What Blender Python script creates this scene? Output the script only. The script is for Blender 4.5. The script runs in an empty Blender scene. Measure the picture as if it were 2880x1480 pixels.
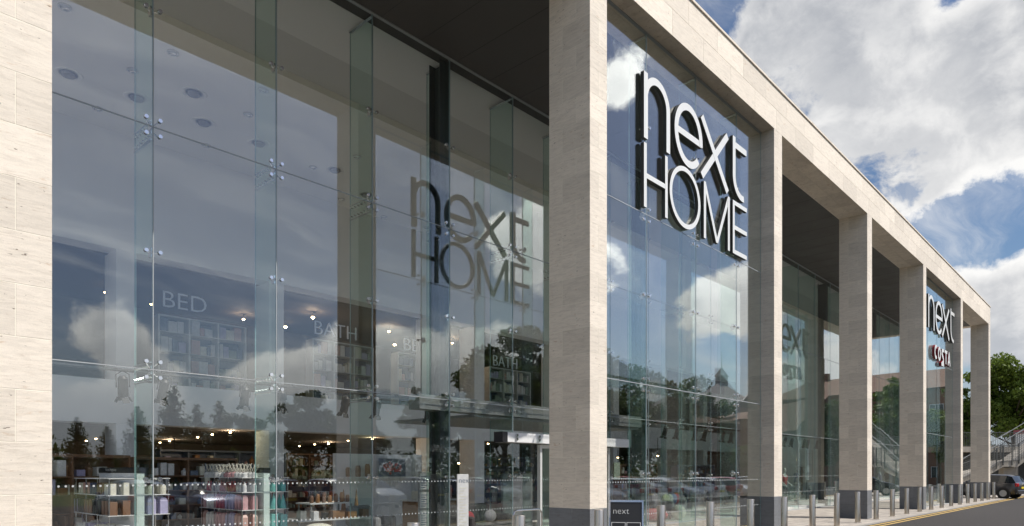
import bpy, bmesh, math, random
from mathutils import Vector, Matrix
import numpy as np
R = math.radians
S = bpy.context.scene
COL = S.collection
# ------------------------------------------------------------------ camera
TH = R(42.78); CT, ST = math.cos(TH), math.sin(TH); F = 1940.0; EYE = 1.65; HOR = 1326.0
cam = bpy.data.cameras.new('camera'); co = bpy.data.objects.new('camera', cam); COL.objects.link(co)
co.location = (0, 0, EYE); co.rotation_euler = (R(90), 0, TH - R(90))
cam.sensor_width = 36; cam.lens = 36 * F / 2880; cam.shift_y = (HOR - 740) / 2880
cam.clip_end = 3000; cam.clip_start = 0.05
S.camera = co
def pxY(px, Y):                       # world X of picture column px on the plane Y
    k = (px - 1440) / F
    return Y * (CT + k * ST) / (ST - k * CT)
def zat(px, py, Y):                   # height of a picture point on the plane Y
    X = pxY(px, Y); return EYE + (HOR - py) * (X * CT + Y * ST) / F
def gpt(px, t):                       # plan point at picture column px, distance t
    r = (px - 1440) / F * t
    return (t * CT + r * ST, t * ST - r * CT)
def ref(px, t, Yg):                   # plan point whose mirror image in the glass plane Yg shows at px
    x, y = gpt(px, t); return (x, 2 * Yg - y)
# ------------------------------------------------------------------ sun and sky
SUN_EL = R(50); SUN_AZ = Vector((0.47, -0.88, 0)).normalized()
sd = Vector((SUN_AZ.x * math.cos(SUN_EL), SUN_AZ.y * math.cos(SUN_EL), math.sin(SUN_EL)))
sl = bpy.data.lights.new('sun', 'SUN'); sl.energy = 3.3; sl.angle = R(0.55); sl.color = (1, 0.94, 0.85)
so = bpy.data.objects.new('sun', sl); COL.objects.link(so); so.rotation_euler = sd.to_track_quat('Z', 'Y').to_euler()
W = bpy.data.worlds.new('World'); S.world = W; W.use_nodes = True
WN = W.node_tree; WN.nodes.clear()
class G:                              # tiny node-expression helper
    def __init__(s, nt): s.nt = nt
    def n(s, t, **k):
        o = s.nt.nodes.new(t)
        for a, b in k.items(): setattr(o, a, b)
        return o
    def set(s, sock, v):
        if hasattr(v, 'is_linked') or isinstance(v, bpy.types.NodeSocket): s.nt.links.new(v, sock)
        else: sock.default_value = v
    def m(s, op, a, b=None, c=None, clamp=False):
        o = s.n('ShaderNodeMath', operation=op); o.use_clamp = clamp
        s.set(o.inputs[0], a)
        if b is not None: s.set(o.inputs[1], b)
        if c is not None: s.set(o.inputs[2], c)
        return o.outputs[0]
    def v(s, op, a, b=None):
        o = s.n('ShaderNodeVectorMath', operation=op); s.set(o.inputs[0], a)
        if b is not None:
            if op == 'SCALE': s.set(o.inputs[3], b)
            else: s.set(o.inputs[1], b)
        return o.outputs['Value'] if op in ('DOT_PRODUCT', 'LENGTH') else o.outputs[0]
    def noise(s, vec, scale, det=5, rough=.55, dist=0):
        o = s.n('ShaderNodeTexNoise'); s.set(o.inputs['Vector'], vec)
        o.inputs['Scale'].default_value = scale; o.inputs['Detail'].default_value = det
        o.inputs['Roughness'].default_value = rough; o.inputs['Distortion'].default_value = dist
        return o.outputs['Fac']
    def rng(s, x, a, b, c=0., d=1., smooth=True):
        o = s.n('ShaderNodeMapRange'); o.interpolation_type = 'SMOOTHSTEP' if smooth else 'LINEAR'
        s.set(o.inputs[0], x)
        for i, q in enumerate((a, b, c, d)): s.set(o.inputs[i + 1], q)
        return o.outputs[0]
    def mix(s, f, a, b):
        o = s.n('ShaderNodeMix', data_type='RGBA'); s.set(o.inputs[0], f); s.set(o.inputs[6], a); s.set(o.inputs[7], b)
        return o.outputs[2]
g = G(WN)
sky = g.n('ShaderNodeTexSky', sky_type='NISHITA'); sky.sun_disc = False
sky.sun_elevation = SUN_EL; sky.sun_rotation = math.atan2(SUN_AZ.x, SUN_AZ.y)
sky.air_density = 1.1; sky.dust_density = 0.2; sky.ozone_density = 1.4
tc = g.n('ShaderNodeTexCoord'); D = g.v('NORMALIZE', tc.outputs['Generated'])
sp = g.n('ShaderNodeSeparateXYZ'); g.set(sp.inputs[0], D)
zc = g.m('ADD', g.m('MAXIMUM', sp.outputs[2], 0.0), 0.16)
cb = g.n('ShaderNodeCombineXYZ')
g.set(cb.inputs[0], g.m('DIVIDE', sp.outputs[0], zc)); g.set(cb.inputs[1], g.m('DIVIDE', sp.outputs[1], zc)); g.set(cb.inputs[2], g.m('MULTIPLY', sp.outputs[2], 1.5))
P = cb.outputs[0]
def dvec(px, py, mirror=False):
    k = (px - 1440) / F; x, y = CT + k * ST, ST - k * CT
    return Vector((x, -y if mirror else y, (HOR - py) / F)).normalized()
# cloud masses of the day: (direction, angular radius in deg, weight)
B = []
def blob(px, py, rad, w, mir=False): B.append((dvec(px, py, mir), rad, w * (1.5 if mir else 1)))
for a in [(2160, 60, 5, .8), (2330, 130, 7, 1), (2560, 230, 6, 1), (2750, 300, 6, 1), (2480, 420, 5, .9), (2360, 330, 5, .8), (2880, 260, 5, .9), (2660, 420, 3, .5), (2590, 555, 2.0, .6), (2530, 590, 1.8, .55), (2275, 160, 3, 1.2), (2200, 210, 2.6, .9), (2285, 270, 3, 1.2), (2350, 370, 2.8, 1.0), (2430, 470, 2.8, 1.2), (2560, 350, 3, .5), (2640, 480, 2, .5),
          (2760, 470, 2.2, .4), (2870, 700, 3.2, .8), (2790, 760, 2.6, .7), (2850, 840, 3, .8), (2720, 960, 3, .7), (2200, 190, 4, .8), (2400, -60, 5, .5), (2230, 260, 3, .8), (2470, 470, 2.4, .8), (2380, 420, 3, .6), (2700, 340, 5, .6),
          (1985, 20, 3.2, -1.2), (2640, 60, 3.2, -1.2), (2760, 60, 3, -1.2), (2680, 130, 2.2, -1.1), (2830, 60, 2, .9), (2720, 110, 1.6, .8), (2700, 540, 2.2, -.3), (2545, 465, 1.3, -.8), (2620, 480, 2, -.9), (2680, 430, 1.6, -.6), (2560, 660, 2.4, -.9), (2870, 540, 3.6, -1.2), (2730, 640, 3.4, -1.2), (2840, 610, 3, -1.0), (2000, 40, 3, -.8)]: blob(*a)
for a in [(1750, 190, 2.6, .6), (1880, 175, 3, .8), (1850, 40, 3, -.8), (1960, 260, 3, -.7), (2080, 370, 3, .55), (1740, 350, 2.6, .7), (1735, 740, 2.4, .8), (1900, 880, 2.8, .6), (2020, 850, 2.8, .6), (2110, 810, 2.8, .55), (1960, 930, 4, -.2),
          (1800, 300, 3.5, -.6), (1950, 480, 5, -.9), (1800, 560, 5, -.9), (2050, 620, 4, -.7), (1790, 900, 2.5, -.3), (1860, 730, 2, -.4),
          (1480, 700, 3, .9), (1400, 720, 2.2, .6), (1320, 980, 3.2, 1), (1200, 960, 3.4, 1), (1070, 970, 3.2, .9), (970, 980, 2.8, .8), (830, 1000, 3.4, .9), (700, 960, 3.5, .7), (330, 870, 3, .9), (240, 900, 2.5, .7), (420, 930, 3, .7), (250, 1110, 4, .8), (430, 700, 2.5, .3),
          (850, 350, 13, -1.2), (400, 300, 12, -.6), (600, 820, 4, -.6), (900, 830, 4, -.8), (1200, 780, 5, -.8), (1000, 600, 8, -.4), (500, 500, 9, -.35), (200, 780, 5, -.8), (200, 990, 2, -.5)]: blob(*a, mir=True)
bias = None
for d, rad, w in B:
    dp = g.v('DOT_PRODUCT', D, tuple(d))
    e = g.rng(dp, math.cos(R(rad * 1.7)), math.cos(R(rad * .1)), 0., w)
    bias = e if bias is None else g.m('ADD', bias, e)
bias = g.m('MAXIMUM', g.m('MINIMUM', bias, 1.6), -1.1)
def ctex(vec, scale, seed):
    o = g.n('ShaderNodeTexNoise'); g.set(o.inputs['Vector'], g.v('ADD', vec, (seed, seed * 1.7, seed * .3))); o.inputs['Scale'].default_value = scale; o.inputs['Detail'].default_value = 3; return o.outputs['Color']
DW = g.v('ADD', D, g.v('SCALE', g.v('SUBTRACT', ctex(D, 9., 3.1), (.5, .5, .5)), .045))
DW = g.v('MULTIPLY', DW, (1., 1., 1.35))
fb = g.noise(DW, 5.2, 14, .62)
dens = g.m('ADD', g.m('MULTIPLY', g.m('SUBTRACT', fb, .5), 3.4), g.m('MULTIPLY', bias, .5))
alpha = g.rng(dens, .05, .40)
# thin streaky cirrus in the blue
near = g.v('DOT_PRODUCT', D, tuple(sd))
cir = g.noise(g.v('MULTIPLY', g.v('ADD', P, g.v('SCALE', ctex(P, 1.5, 7.), .5)), (1.0, 5.0, 1.)), 1.1, 9, .62)
alpha = g.m('MAXIMUM', alpha, g.m('MULTIPLY', g.rng(cir, .44, .78), g.rng(near, .3, .8, .62, .22)))
f2 = g.noise(g.v('ADD', DW, tuple(sd * .035)), 5.2, 14, .62)
lit = g.rng(g.m('SUBTRACT', fb, f2), -.10, .10)
big1 = g.noise(DW, 2.6, 7, .55); big2 = g.noise(g.v('ADD', DW, (0, 0, .11)), 2.6, 7, .55)
lit2 = g.rng(g.m('SUBTRACT', big1, big2), -.10, .10)
thick = g.rng(dens, .25, 1.15)
shade = g.m('ADD', g.m('ADD', g.m('MULTIPLY', lit, .42), g.m('MULTIPLY', lit2, .42)), g.m('SUBTRACT', .36, g.m('MULTIPLY', thick, .42)), clamp=True)
ccol = g.mix(shade, (2.5, 2.65, 2.95, 1), (6.2, 6.15, 6.05, 1))
ccol = g.v('SCALE', ccol, g.m('ADD', 1., g.m('MULTIPLY', g.rng(near, .62, .85), 2.1)))
hs = g.n('ShaderNodeHueSaturation'); g.set(hs.inputs['Color'], sky.outputs[0]); hs.inputs['Saturation'].default_value = 1.12; hs.inputs['Value'].default_value = .58; hs.inputs['Hue'].default_value = .505
lowc = g.rng(sp.outputs[2], .22, .0)
fin = g.mix(g.m('MULTIPLY', lowc, .88), g.mix(alpha, g.mix(g.m('MULTIPLY', g.rng(near, .45, .98), .45), hs.outputs[0], (4.2, 4.6, 6.6, 1)), ccol), g.mix(g.rng(near, .2, .7), (2.35, 2.75, 3.3, 1), (3.6, 3.9, 4.3, 1)))
bg = g.n('ShaderNodeBackground'); g.set(bg.inputs[0], fin); bg.inputs[1].default_value = 0.105
wo = g.n('ShaderNodeOutputWorld'); WN.links.new(bg.outputs[0], wo.inputs[0])
W.cycles.sampling_method = 'MANUAL'; W.cycles.sample_map_resolution = 1024
# ------------------------------------------------------------------ render settings
S.view_settings.view_transform = 'Standard'; S.view_settings.look = 'None'; S.view_settings.exposure = 0.6; S.view_settings.gamma = 1
S.render.engine = 'CYCLES'; c = S.cycles
c.use_denoising = True; c.denoiser = 'OPENIMAGEDENOISE'; c.denoising_input_passes = 'RGB_ALBEDO_NORMAL'
c.max_bounces = 9; c.diffuse_bounces = 6; c.glossy_bounces = 5; c.transmission_bounces = 4; c.transparent_max_bounces = 40
c.caustics_reflective = False; c.caustics_refractive = False; c.sample_clamp_indirect = 6; c.blur_glossy = 0.5
# ------------------------------------------------------------------ materials
def mat(name, col, rough=.6, metal=0., var=0., scale=3., bump=0., spec=.5, emit=None, es=1., stretch=None, alpha=None):
    m = bpy.data.materials.new(name); m.use_nodes = True; nt = m.node_tree; q = G(nt)
    b = nt.nodes['Principled BSDF']; b.inputs['Roughness'].default_value = rough; b.inputs['Metallic'].default_value = metal
    b.inputs['Specular IOR Level'].default_value = spec
    b.inputs['Base Color'].default_value = (*col, 1)
    if var or bump:
        t = q.n('ShaderNodeTexCoord'); vec = t.outputs['Object']
        if stretch: vec = q.v('MULTIPLY', vec, stretch)
        no = q.noise(vec, scale, 6, .6)
        if var:
            q.set(b.inputs['Base Color'], q.mix(q.rng(no, .3, .7), tuple(x * (1 - var) for x in col) + (1,), tuple(min(1, x * (1 + var)) for x in col) + (1,)))
            q.set(b.inputs['Roughness'], q.rng(no, .2, .8, max(0.02, rough * .85), min(1, rough * 1.15)))
        if bump:
            bp = q.n('ShaderNodeBump'); bp.inputs['Strength'].default_value = bump; bp.inputs['Distance'].default_value = .02
            q.set(bp.inputs['Height'], no); nt.links.new(bp.outputs[0], b.inputs['Normal'])
    if emit: b.inputs['Emission Color'].default_value = (*emit, 1); b.inputs['Emission Strength'].default_value = es
    return m
def stone_mat(name, base, dark, grain=1.):
    m = bpy.data.materials.new(name); m.use_nodes = True; nt = m.node_tree; q = G(nt); b = nt.nodes['Principled BSDF']
    ge = q.n('ShaderNodeNewGeometry'); pos = ge.outputs['Position']; rnd = ge.outputs['Random Per Island']
    off = q.n('ShaderNodeCombineXYZ'); q.set(off.inputs[0], q.m('MULTIPLY', rnd, 37.)); q.set(off.inputs[1], q.m('MULTIPLY', rnd, 91.)); q.set(off.inputs[2], q.m('MULTIPLY', rnd, 53.))
    p = q.v('ADD', pos, off.outputs[0])
    st = q.v('MULTIPLY', p, (2.2, 2.2, 15.))
    a = q.noise(st, 1.6, 7, .62, .6)
    bb = q.noise(q.v('MULTIPLY', p, (5., 5., 26.)), 2.2, 4, .6, .8)
    warpv = q.v('ADD', p, q.v('SCALE', (lambda o: (q.set(o.inputs['Vector'], p), setattr(o.inputs['Scale'], 'default_value', 2.5), o.outputs['Color'])[2])(q.n('ShaderNodeTexNoise')), .10))
    vein = q.noise(q.v('MULTIPLY', warpv, (3., 3., 34.)), 2.0, 8, .66)
    c1 = q.mix(q.rng(a, .38, .70), base + (1,), tuple(base[i] * .86 for i in range(3)) + (1,))
    c1 = q.mix(q.m('MULTIPLY', q.rng(vein, .52, .70), .52), c1, tuple(base[i] * (.66, .62, .58)[i] for i in range(3)) + (1,))
    c2 = q.mix(q.m('MULTIPLY', q.rng(bb, .60, .76), .5), c1, dark + (1,))
    # iron-coloured blotches and open pits
    bl = q.noise(q.v('MULTIPLY', warpv, (3.2, 3.2, 11.)), 1.5, 5, .6, .3)
    c3 = q.mix(q.m('MULTIPLY', q.rng(bl, .62, .76), .62), c2, (base[0] * .66, base[1] * .5, base[2] * .36, 1))
    pit = q.noise(q.v('MULTIPLY', p, (9., 9., 24.)), 2.2, 2, .5, .3)
    pm = q.rng(pit, .70, .755)
    c4 = q.mix(q.m('MULTIPLY', pm, .8), c3, (.11, .075, .05, 1))
    fine = q.noise(pos, 160 * grain, 2, .6)
    vv = q.m('MULTIPLY', q.m('ADD', .87, q.m('MULTIPLY', rnd, .17)), q.rng(fine, .3, .7, .95, 1.04))
    q.set(b.inputs['Base Color'], q.v('SCALE', c4, vv)); b.inputs['Roughness'].default_value = .72; b.inputs['Specular IOR Level'].default_value = .3
    bp = q.n('ShaderNodeBump'); bp.inputs['Strength'].default_value = .25; bp.inputs['Distance'].default_value = .006
    q.set(bp.inputs['Height'], q.m('SUBTRACT', a, pm)); nt.links.new(bp.outputs[0], b.inputs['Normal'])
    return m
def glass_mat(name, tint, k=2., rmul=1., wob=0.004):
    m = bpy.data.materials.new(name); m.use_nodes = True; nt = m.node_tree; nt.nodes.clear(); q = G(nt)
    ge = q.n('ShaderNodeNewGeometry'); cs = q.m('ABSOLUTE', q.v('DOT_PRODUCT', ge.outputs['Incoming'], ge.outputs['Normal']))
    f = q.m('ADD', .04, q.m('MULTIPLY', .96, q.m('POWER', q.m('SUBTRACT', 1., cs, clamp=True), 5.)))
    tc = q.n('ShaderNodeTexCoord')
    fr = q.m('MULTIPLY', q.m('DIVIDE', q.m('MULTIPLY', f, k), q.m('ADD', 1., q.m('MULTIPLY', f, k - 1))), rmul, clamp=True)
    tr = q.n('ShaderNodeBsdfTransparent'); tr.inputs[0].default_value = (*tint, 1)
    gl = q.n('ShaderNodeBsdfGlossy'); gl.inputs['Roughness'].default_value = 0.0; gl.inputs[0].default_value = (.97, 1, .99, 1)
    if wob:
        bp = q.n('ShaderNodeBump'); bp.inputs['Strength'].default_value = wob; bp.inputs['Distance'].default_value = .05
        q.set(bp.inputs['Height'], q.noise(tc.outputs['Object'], .9, 2, .4)); nt.links.new(bp.outputs[0], gl.inputs['Normal'])
    mx = q.n('ShaderNodeMixShader'); q.set(mx.inputs[0], fr); nt.links.new(tr.outputs[0], mx.inputs[1]); nt.links.new(gl.outputs[0], mx.inputs[2])
    o = q.n('ShaderNodeOutputMaterial'); nt.links.new(mx.outputs[0], o.inputs[0]); return m
M = {}
M['stone'] = stone_mat('travertine', (.83, .75, .645), (.52, .42, .33))
M['mortar'] = mat('mortar', (.86, .82, .70), .9)
M['granite'] = stone_mat('grey_granite', (.20, .21, .225), (.15, .155, .165), .6)
M['soffit'] = mat('soffit_metal', (.066, .062, .058), .55, var=.06, scale=1)
M['soffit_gap'] = mat('soffit_joint', (.03, .03, .03), .8)
M['glass'] = glass_mat('facade_glass', (.982, .99, .987), 2.8, 1.0)
M['fin'] = glass_mat('fin_glass', (.86, .945, .915), .8, 1.0, 0)
M['clear'] = glass_mat('clear_glass', (.93, .97, .96), 1.3, 1., 0)
M['edge'] = mat('glass_edge', (.30, .46, .48), .25)
M['seal'] = mat('silicone', (.38, .40, .42), .5)
M['steel'] = mat('polished_steel', (.72, .72, .72), .18, 1.)
M['brushed'] = mat('brushed_steel', (.62, .55, .47), .30, 1., var=.06, scale=6, stretch=(8, 8, .4))
M['darksteel'] = mat('dark_painted_steel', (.045, .055, .06), .45)
M['white'] = mat('white_plaster', (.90, .90, .91), .8, var=.02, scale=.7)
M['ceil'] = mat('ceiling_plaster', (.90, .90, .87), .85, var=.02, scale=.6)
M['ceil2'] = mat('coffer_plaster', (.74, .74, .71), .85)
M['floor'] = mat('shop_floor', (.74, .72, .68), .35, var=.12, scale=2)
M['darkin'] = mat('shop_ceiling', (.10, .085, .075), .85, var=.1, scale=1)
M['ledw'] = mat('letter_face', (.72, .73, .72), .35)
M['lside'] = mat('letter_return', (.045, .045, .04), .4)
M['red'] = mat('red_return', (.22, .012, .02), .35)
M['black'] = mat('black_plastic', (.02, .02, .022), .45)
M['lamp'] = mat('lamp_glow', (1, .8, .5), .5, emit=(1, .68, .34), es=22.)
M['dots'] = mat('etched_dot', (.42, .45, .46), .7)
M['tarmac'] = mat('tarmac', (.040, .036, .035), .9, var=.25, scale=140, bump=.5)
M['yellow'] = mat('yellow_paint', (.62, .42, .13), .8, var=.18, scale=25)
M['whitepaint'] = mat('white_paint_line', (.6, .6, .57), .8, var=.15, scale=20)
M['kerb'] = mat('kerb_stone', (.30, .285, .265), .85, var=.12, scale=20)
M['concrete'] = mat('concrete', (.42, .385, .33), .85, var=.12, scale=2.5, bump=.2)
M['galv'] = mat('galvanised_steel', (.34, .35, .34), .45, .6)
M['rail'] = mat('grey_rail', (.11, .115, .11), .5, .2)
M['grass'] = mat('grass', (.075, .105, .03), .95, var=.4, scale=4)
M['bark'] = mat('bark', (.12, .09, .065), .9, var=.3, scale=9, bump=.6)
M['brick'] = mat('red_brick', (.20, .095, .06), .9, var=.2, scale=8)
M['tile'] = mat('roof_tile', (.15, .085, .06), .85, var=.3, scale=3)
M['slate'] = mat('roof_slate', (.27, .26, .26), .8, var=.2, scale=3)  # slate made paler, putting distance haze into the colour
M['render'] = mat('ochre_render', (.32, .20, .10), .9, var=.1, scale=2)
M['winglass'] = mat('window_glass', (.03, .045, .06), .08, spec=.8)
M['tyre'] = mat('tyre', (.02, .02, .02), .8)
M['alloy'] = mat('alloy', (.5, .5, .5), .3, .9)
M['carglass'] = mat('car_glass', (.02, .025, .03), .04, spec=.9)
M['redlens'] = mat('red_lens', (.45, .012, .015), .15, spec=.8)
M['clearlens'] = mat('clear_lens', (.7, .72, .75), .1, spec=.8)
M['plate'] = mat('yellow_plate', (.75, .60, .05), .5)
M['cloth_red'] = mat('red_cloth', (.36, .03, .04), .8, var=.2, scale=10)
M['cloth_blue'] = mat('blue_cloth', (.14, .2, .33), .8, var=.2, scale=10)
M['cloth_grey'] = mat('grey_cloth', (.28, .28, .29), .85, var=.2, scale=10)
M['cloth_green'] = mat('green_cloth', (.38, .42, .24), .85, var=.15, scale=12)
M['cloth_dark'] = mat('dark_cloth', (.05, .045, .045), .9, var=.2, scale=10)
M['manq'] = mat('mannequin_shell', (.62, .64, .62), .35)
M['wood'] = mat('wood', (.26, .145, .07), .55, var=.25, scale=5, stretch=(1, 1, 8))
def paint(name, col):
    m = mat(name, col, .3, .3, spec=.6); m.node_tree.nodes['Principled BSDF'].inputs['Coat Weight'].default_value = .8
    m.node_tree.nodes['Principled BSDF'].inputs['Coat Roughness'].default_value = .04; return m
def leafmat(name, col):
    m = bpy.data.materials.new(name); m.use_nodes = True; nt = m.node_tree; q = G(nt); b = nt.nodes['Principled BSDF']
    ge = q.n('ShaderNodeNewGeometry')
    c1 = q.mix(ge.outputs['Random Per Island'], tuple(x * .6 for x in col) + (1,), tuple(x * 1.5 for x in col) + (1,))
    q.set(b.inputs['Base Color'], c1); b.inputs['Roughness'].default_value = .6; b.inputs['Specular IOR Level'].default_value = .25
    tl = q.n('ShaderNodeBsdfTranslucent'); q.set(tl.inputs[0], q.mix(.5, c1, (.16, .22, .03, 1)))
    mx = q.n('ShaderNodeMixShader'); mx.inputs[0].default_value = .3
    nt.links.new(b.outputs[0], mx.inputs[1]); nt.links.new(tl.outputs[0], mx.inputs[2])
    nt.links.new(mx.outputs[0], nt.nodes['Material Output'].inputs[0]); return m
M['leaf'] = leafmat('leaf', (.12, .17, .025)); M['leafdark'] = leafmat('dark_leaf', (.035, .06, .022)); M['leafmid'] = leafmat('mid_leaf', (.075, .115, .02))
# paving
def paving():
    m = mat('paving', (.36, .33, .29), .8); nt = m.node_tree; q = G(nt); b = nt.nodes['Principled BSDF']
    ge = q.n('ShaderNodeNewGeometry'); br = q.n('ShaderNodeTexBrick'); q.set(br.inputs['Vector'], ge.outputs['Position'])
    br.inputs['Color1'].default_value = (.50, .455, .40, 1); br.inputs['Color2'].default_value = (.41, .37, .33, 1); br.inputs['Mortar'].default_value = (.17, .155, .14, 1)
    br.inputs['Scale'].default_value = 1.; br.inputs['Mortar Size'].default_value = .008; br.inputs['Brick Width'].default_value = .6; br.inputs['Row Height'].default_value = .4
    br.offset = .5
    no = q.noise(ge.outputs['Position'], 1.6, 9, .68); sp_ = q.noise(ge.outputs['Position'], 14., 2, .5)
    q.set(b.inputs['Base Color'], q.v('SCALE', br.outputs[0], q.m('MULTIPLY', q.rng(no, .25, .75, .72, 1.12), q.rng(sp_, .70, .76, 1., .7)))); return m
M['paving'] = paving()
# ------------------------------------------------------------------ mesh builder
class MB:
    def __init__(s): s.v = []; s.f = []; s.mi = []
    def add(s, vs, fs, mi=0, mx=None):
        o = len(s.v)
        if mx is not None: vs = [mx @ Vector(p) for p in vs]
        s.v += [tuple(p) for p in vs]; s.f += [tuple(i + o for i in f) for f in fs]; s.mi += [mi] * len(fs)
    def box(s, x0, x1, y0, y1, z0, z1, mi=0, mx=None):
        s.add([(x0, y0, z0), (x1, y0, z0), (x1, y1, z0), (x0, y1, z0), (x0, y0, z1), (x1, y0, z1), (x1, y1, z1), (x0, y1, z1)],
              [(0, 3, 2, 1), (4, 5, 6, 7), (0, 1, 5, 4), (1, 2, 6, 5), (2, 3, 7, 6), (3, 0, 4, 7)], mi, mx)
    def cbox(s, x0, x1, y0, y1, z0, z1, b=.01, mi=0, mx=None):      # box with chamfered vertical and top edges
        r = [(x0 + b, y0), (x1 - b, y0), (x1, y0 + b), (x1, y1 - b), (x1 - b, y1), (x0 + b, y1), (x0, y1 - b), (x0, y0 + b)]
        cx, cy = (x0 + x1) / 2, (y0 + y1) / 2
        def sh(p): return (p[0] + (b if p[0] < cx else -b) * .8, p[1] + (b if p[1] < cy else -b) * .8)
        rings = [[(*sh(p), z0) for p in r], [(*p, z0 + b) for p in r], [(*p, z1 - b) for p in r], [(*sh(p), z1) for p in r]]
        s.loft(rings, mi=mi, mx=mx)
    def loft(s, rings, close=True, cap=True, mi=0, mx=None):
        n = len(rings[0]); vs = [p for r in rings for p in r]; fs = []
        for i in range(len(rings) - 1):
            for j in range(n if close else n - 1):
                k = (j + 1) % n; fs.append((i * n + j, i * n + k, (i + 1) * n + k, (i + 1) * n + j))
        if cap: fs.append(tuple(range(n - 1, -1, -1))); fs.append(tuple((len(rings) - 1) * n + j for j in range(n)))
        s.add(vs, fs, mi, mx)
    def cyl(s, p, q, r0, r1=None, n=12, mi=0, cap=True, mx=None):
        r1 = r0 if r1 is None else r1; p, q = Vector(p), Vector(q); d = (q - p).normalized()
        a = d.orthogonal().normalized(); b = d.cross(a)
        ring = lambda c, r: [tuple(c + a * r * math.cos(t) + b * r * math.sin(t)) for t in [2 * math.pi * i / n for i in range(n)]]
        s.loft([ring(p, r0), ring(q, r1)], cap=cap, mi=mi, mx=mx)
    def tube(s, pts, r, n=8, mi=0, mx=None):
        for a, b in zip(pts[:-1], pts[1:]): s.cyl(a, b, r, n=n, mi=mi, mx=mx)
    def lathe(s, prof, n=24, mi=0, mx=None, at=(0, 0, 0)):
        rings = [[(at[0] + r * math.cos(2 * math.pi * i / n), at[1] + r * math.sin(2 * math.pi * i / n), at[2] + z) for i in range(n)] for r, z in prof]
        s.loft(rings, mi=mi, mx=mx)
    def prism(s, poly, y0, y1, mi=0, mx=None):                       # polygon in x,z extruded along y
        n = len(poly)
        s.loft([[(x, y0, z) for x, z in poly], [(x, y1, z) for x, z in poly]], mi=mi, mx=mx)
    def sph(s, c, r, n=10, m=6, mi=0, sc=(1, 1, 1)):
        prof = [(math.sin(math.pi * i / m), -math.cos(math.pi * i / m)) for i in range(m + 1)]
        prof[0] = (.02, -1); prof[-1] = (.02, 1)
        s.loft([[(c[0] + r * a * sc[0] * math.cos(2 * math.pi * i / n), c[1] + r * a * sc[1] * math.sin(2 * math.pi * i / n), c[2] + r * b * sc[2]) for i in range(n)] for a, b in prof], mi=mi)
    def build(s, name, mats, parent=None, smooth=False, loc=None, **kw):
        me = bpy.data.meshes.new(name); me.from_pydata(s.v, [], s.f)
        bm = bmesh.new(); bm.from_mesh(me); bmesh.ops.recalc_face_normals(bm, faces=bm.faces); bm.to_mesh(me); bm.free()
        if not isinstance(mats, (list, tuple)): mats = [mats]
        for m in mats: me.materials.append(M[m] if isinstance(m, str) else m)
        if any(s.mi): me.polygons.foreach_set('material_index', s.mi)
        if smooth:
            me.polygons.foreach_set('use_smooth', [True] * len(me.polygons)); me.set_sharp_from_angle(angle=R(40))
        o = bpy.data.objects.new(name, me); COL.objects.link(o)
        if parent: o.parent = parent
        if loc: o.location = loc
        tag(o, **kw); return o
def tag(o, label=None, cat=None, group=None, kind=None):
    if label: o['label'] = label
    if cat: o['category'] = cat
    if group: o['group'] = group
    if kind: o['kind'] = kind
    return o
def thing(name, loc=(0, 0, 0), rz=0, **kw):
    o = bpy.data.objects.new(name, None); COL.objects.link(o); o.location = loc; o.rotation_euler = (0, 0, rz); o.empty_display_size = .1
    return tag(o, **kw)
def kids(o): return [c for c in KID.get(o.name, [])]
def copy_tree(o, parent=None, skip=()):
    c = o.copy(); COL.objects.link(c)
    if parent: c.parent = parent
    for ch in list(o.children):
        copy_tree(ch, c)
    return c
def inst(src, loc, rz=0, label=None, group=None, scale=None):
    c = copy_tree(src); c.location = loc; c.rotation_euler = (0, 0, rz)
    if label: c['label'] = label
    if group: c['group'] = group
    if scale: c.scale = scale
    return c
rnd = random.Random(7)
# ------------------------------------------------------------------ ground
b = MB(); b.box(-300, 400, 6.55, 400, -.4, 0); pav = b.build('pavement', 'paving', kind='structure')
b = MB(); b.box(-60, 150, 6.40, 6.547, -.4, -.002); b.build('kerb', 'kerb', kind='structure')
b = MB()
ys = [6.398, -3, -9, -200]; zs = [-.02, -.02, -.42, -.6]
b.add([(x, y, z) for y, z in zip(ys, zs) for x in (-300, 400)], [(i * 2, i * 2 + 1, i * 2 + 3, i * 2 + 2) for i in range(3)])
b.build('road', 'tarmac', kind='structure')
b = MB()
for yc in (6.26, 6.04): b.add([(-40, yc - .045, -.015), (110, yc - .045, -.015), (110, yc + .045, -.015), (-40, yc + .045, -.015)], [(0, 1, 2, 3)])
b.build('yellow_lines', 'yellow', kind='structure')
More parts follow.
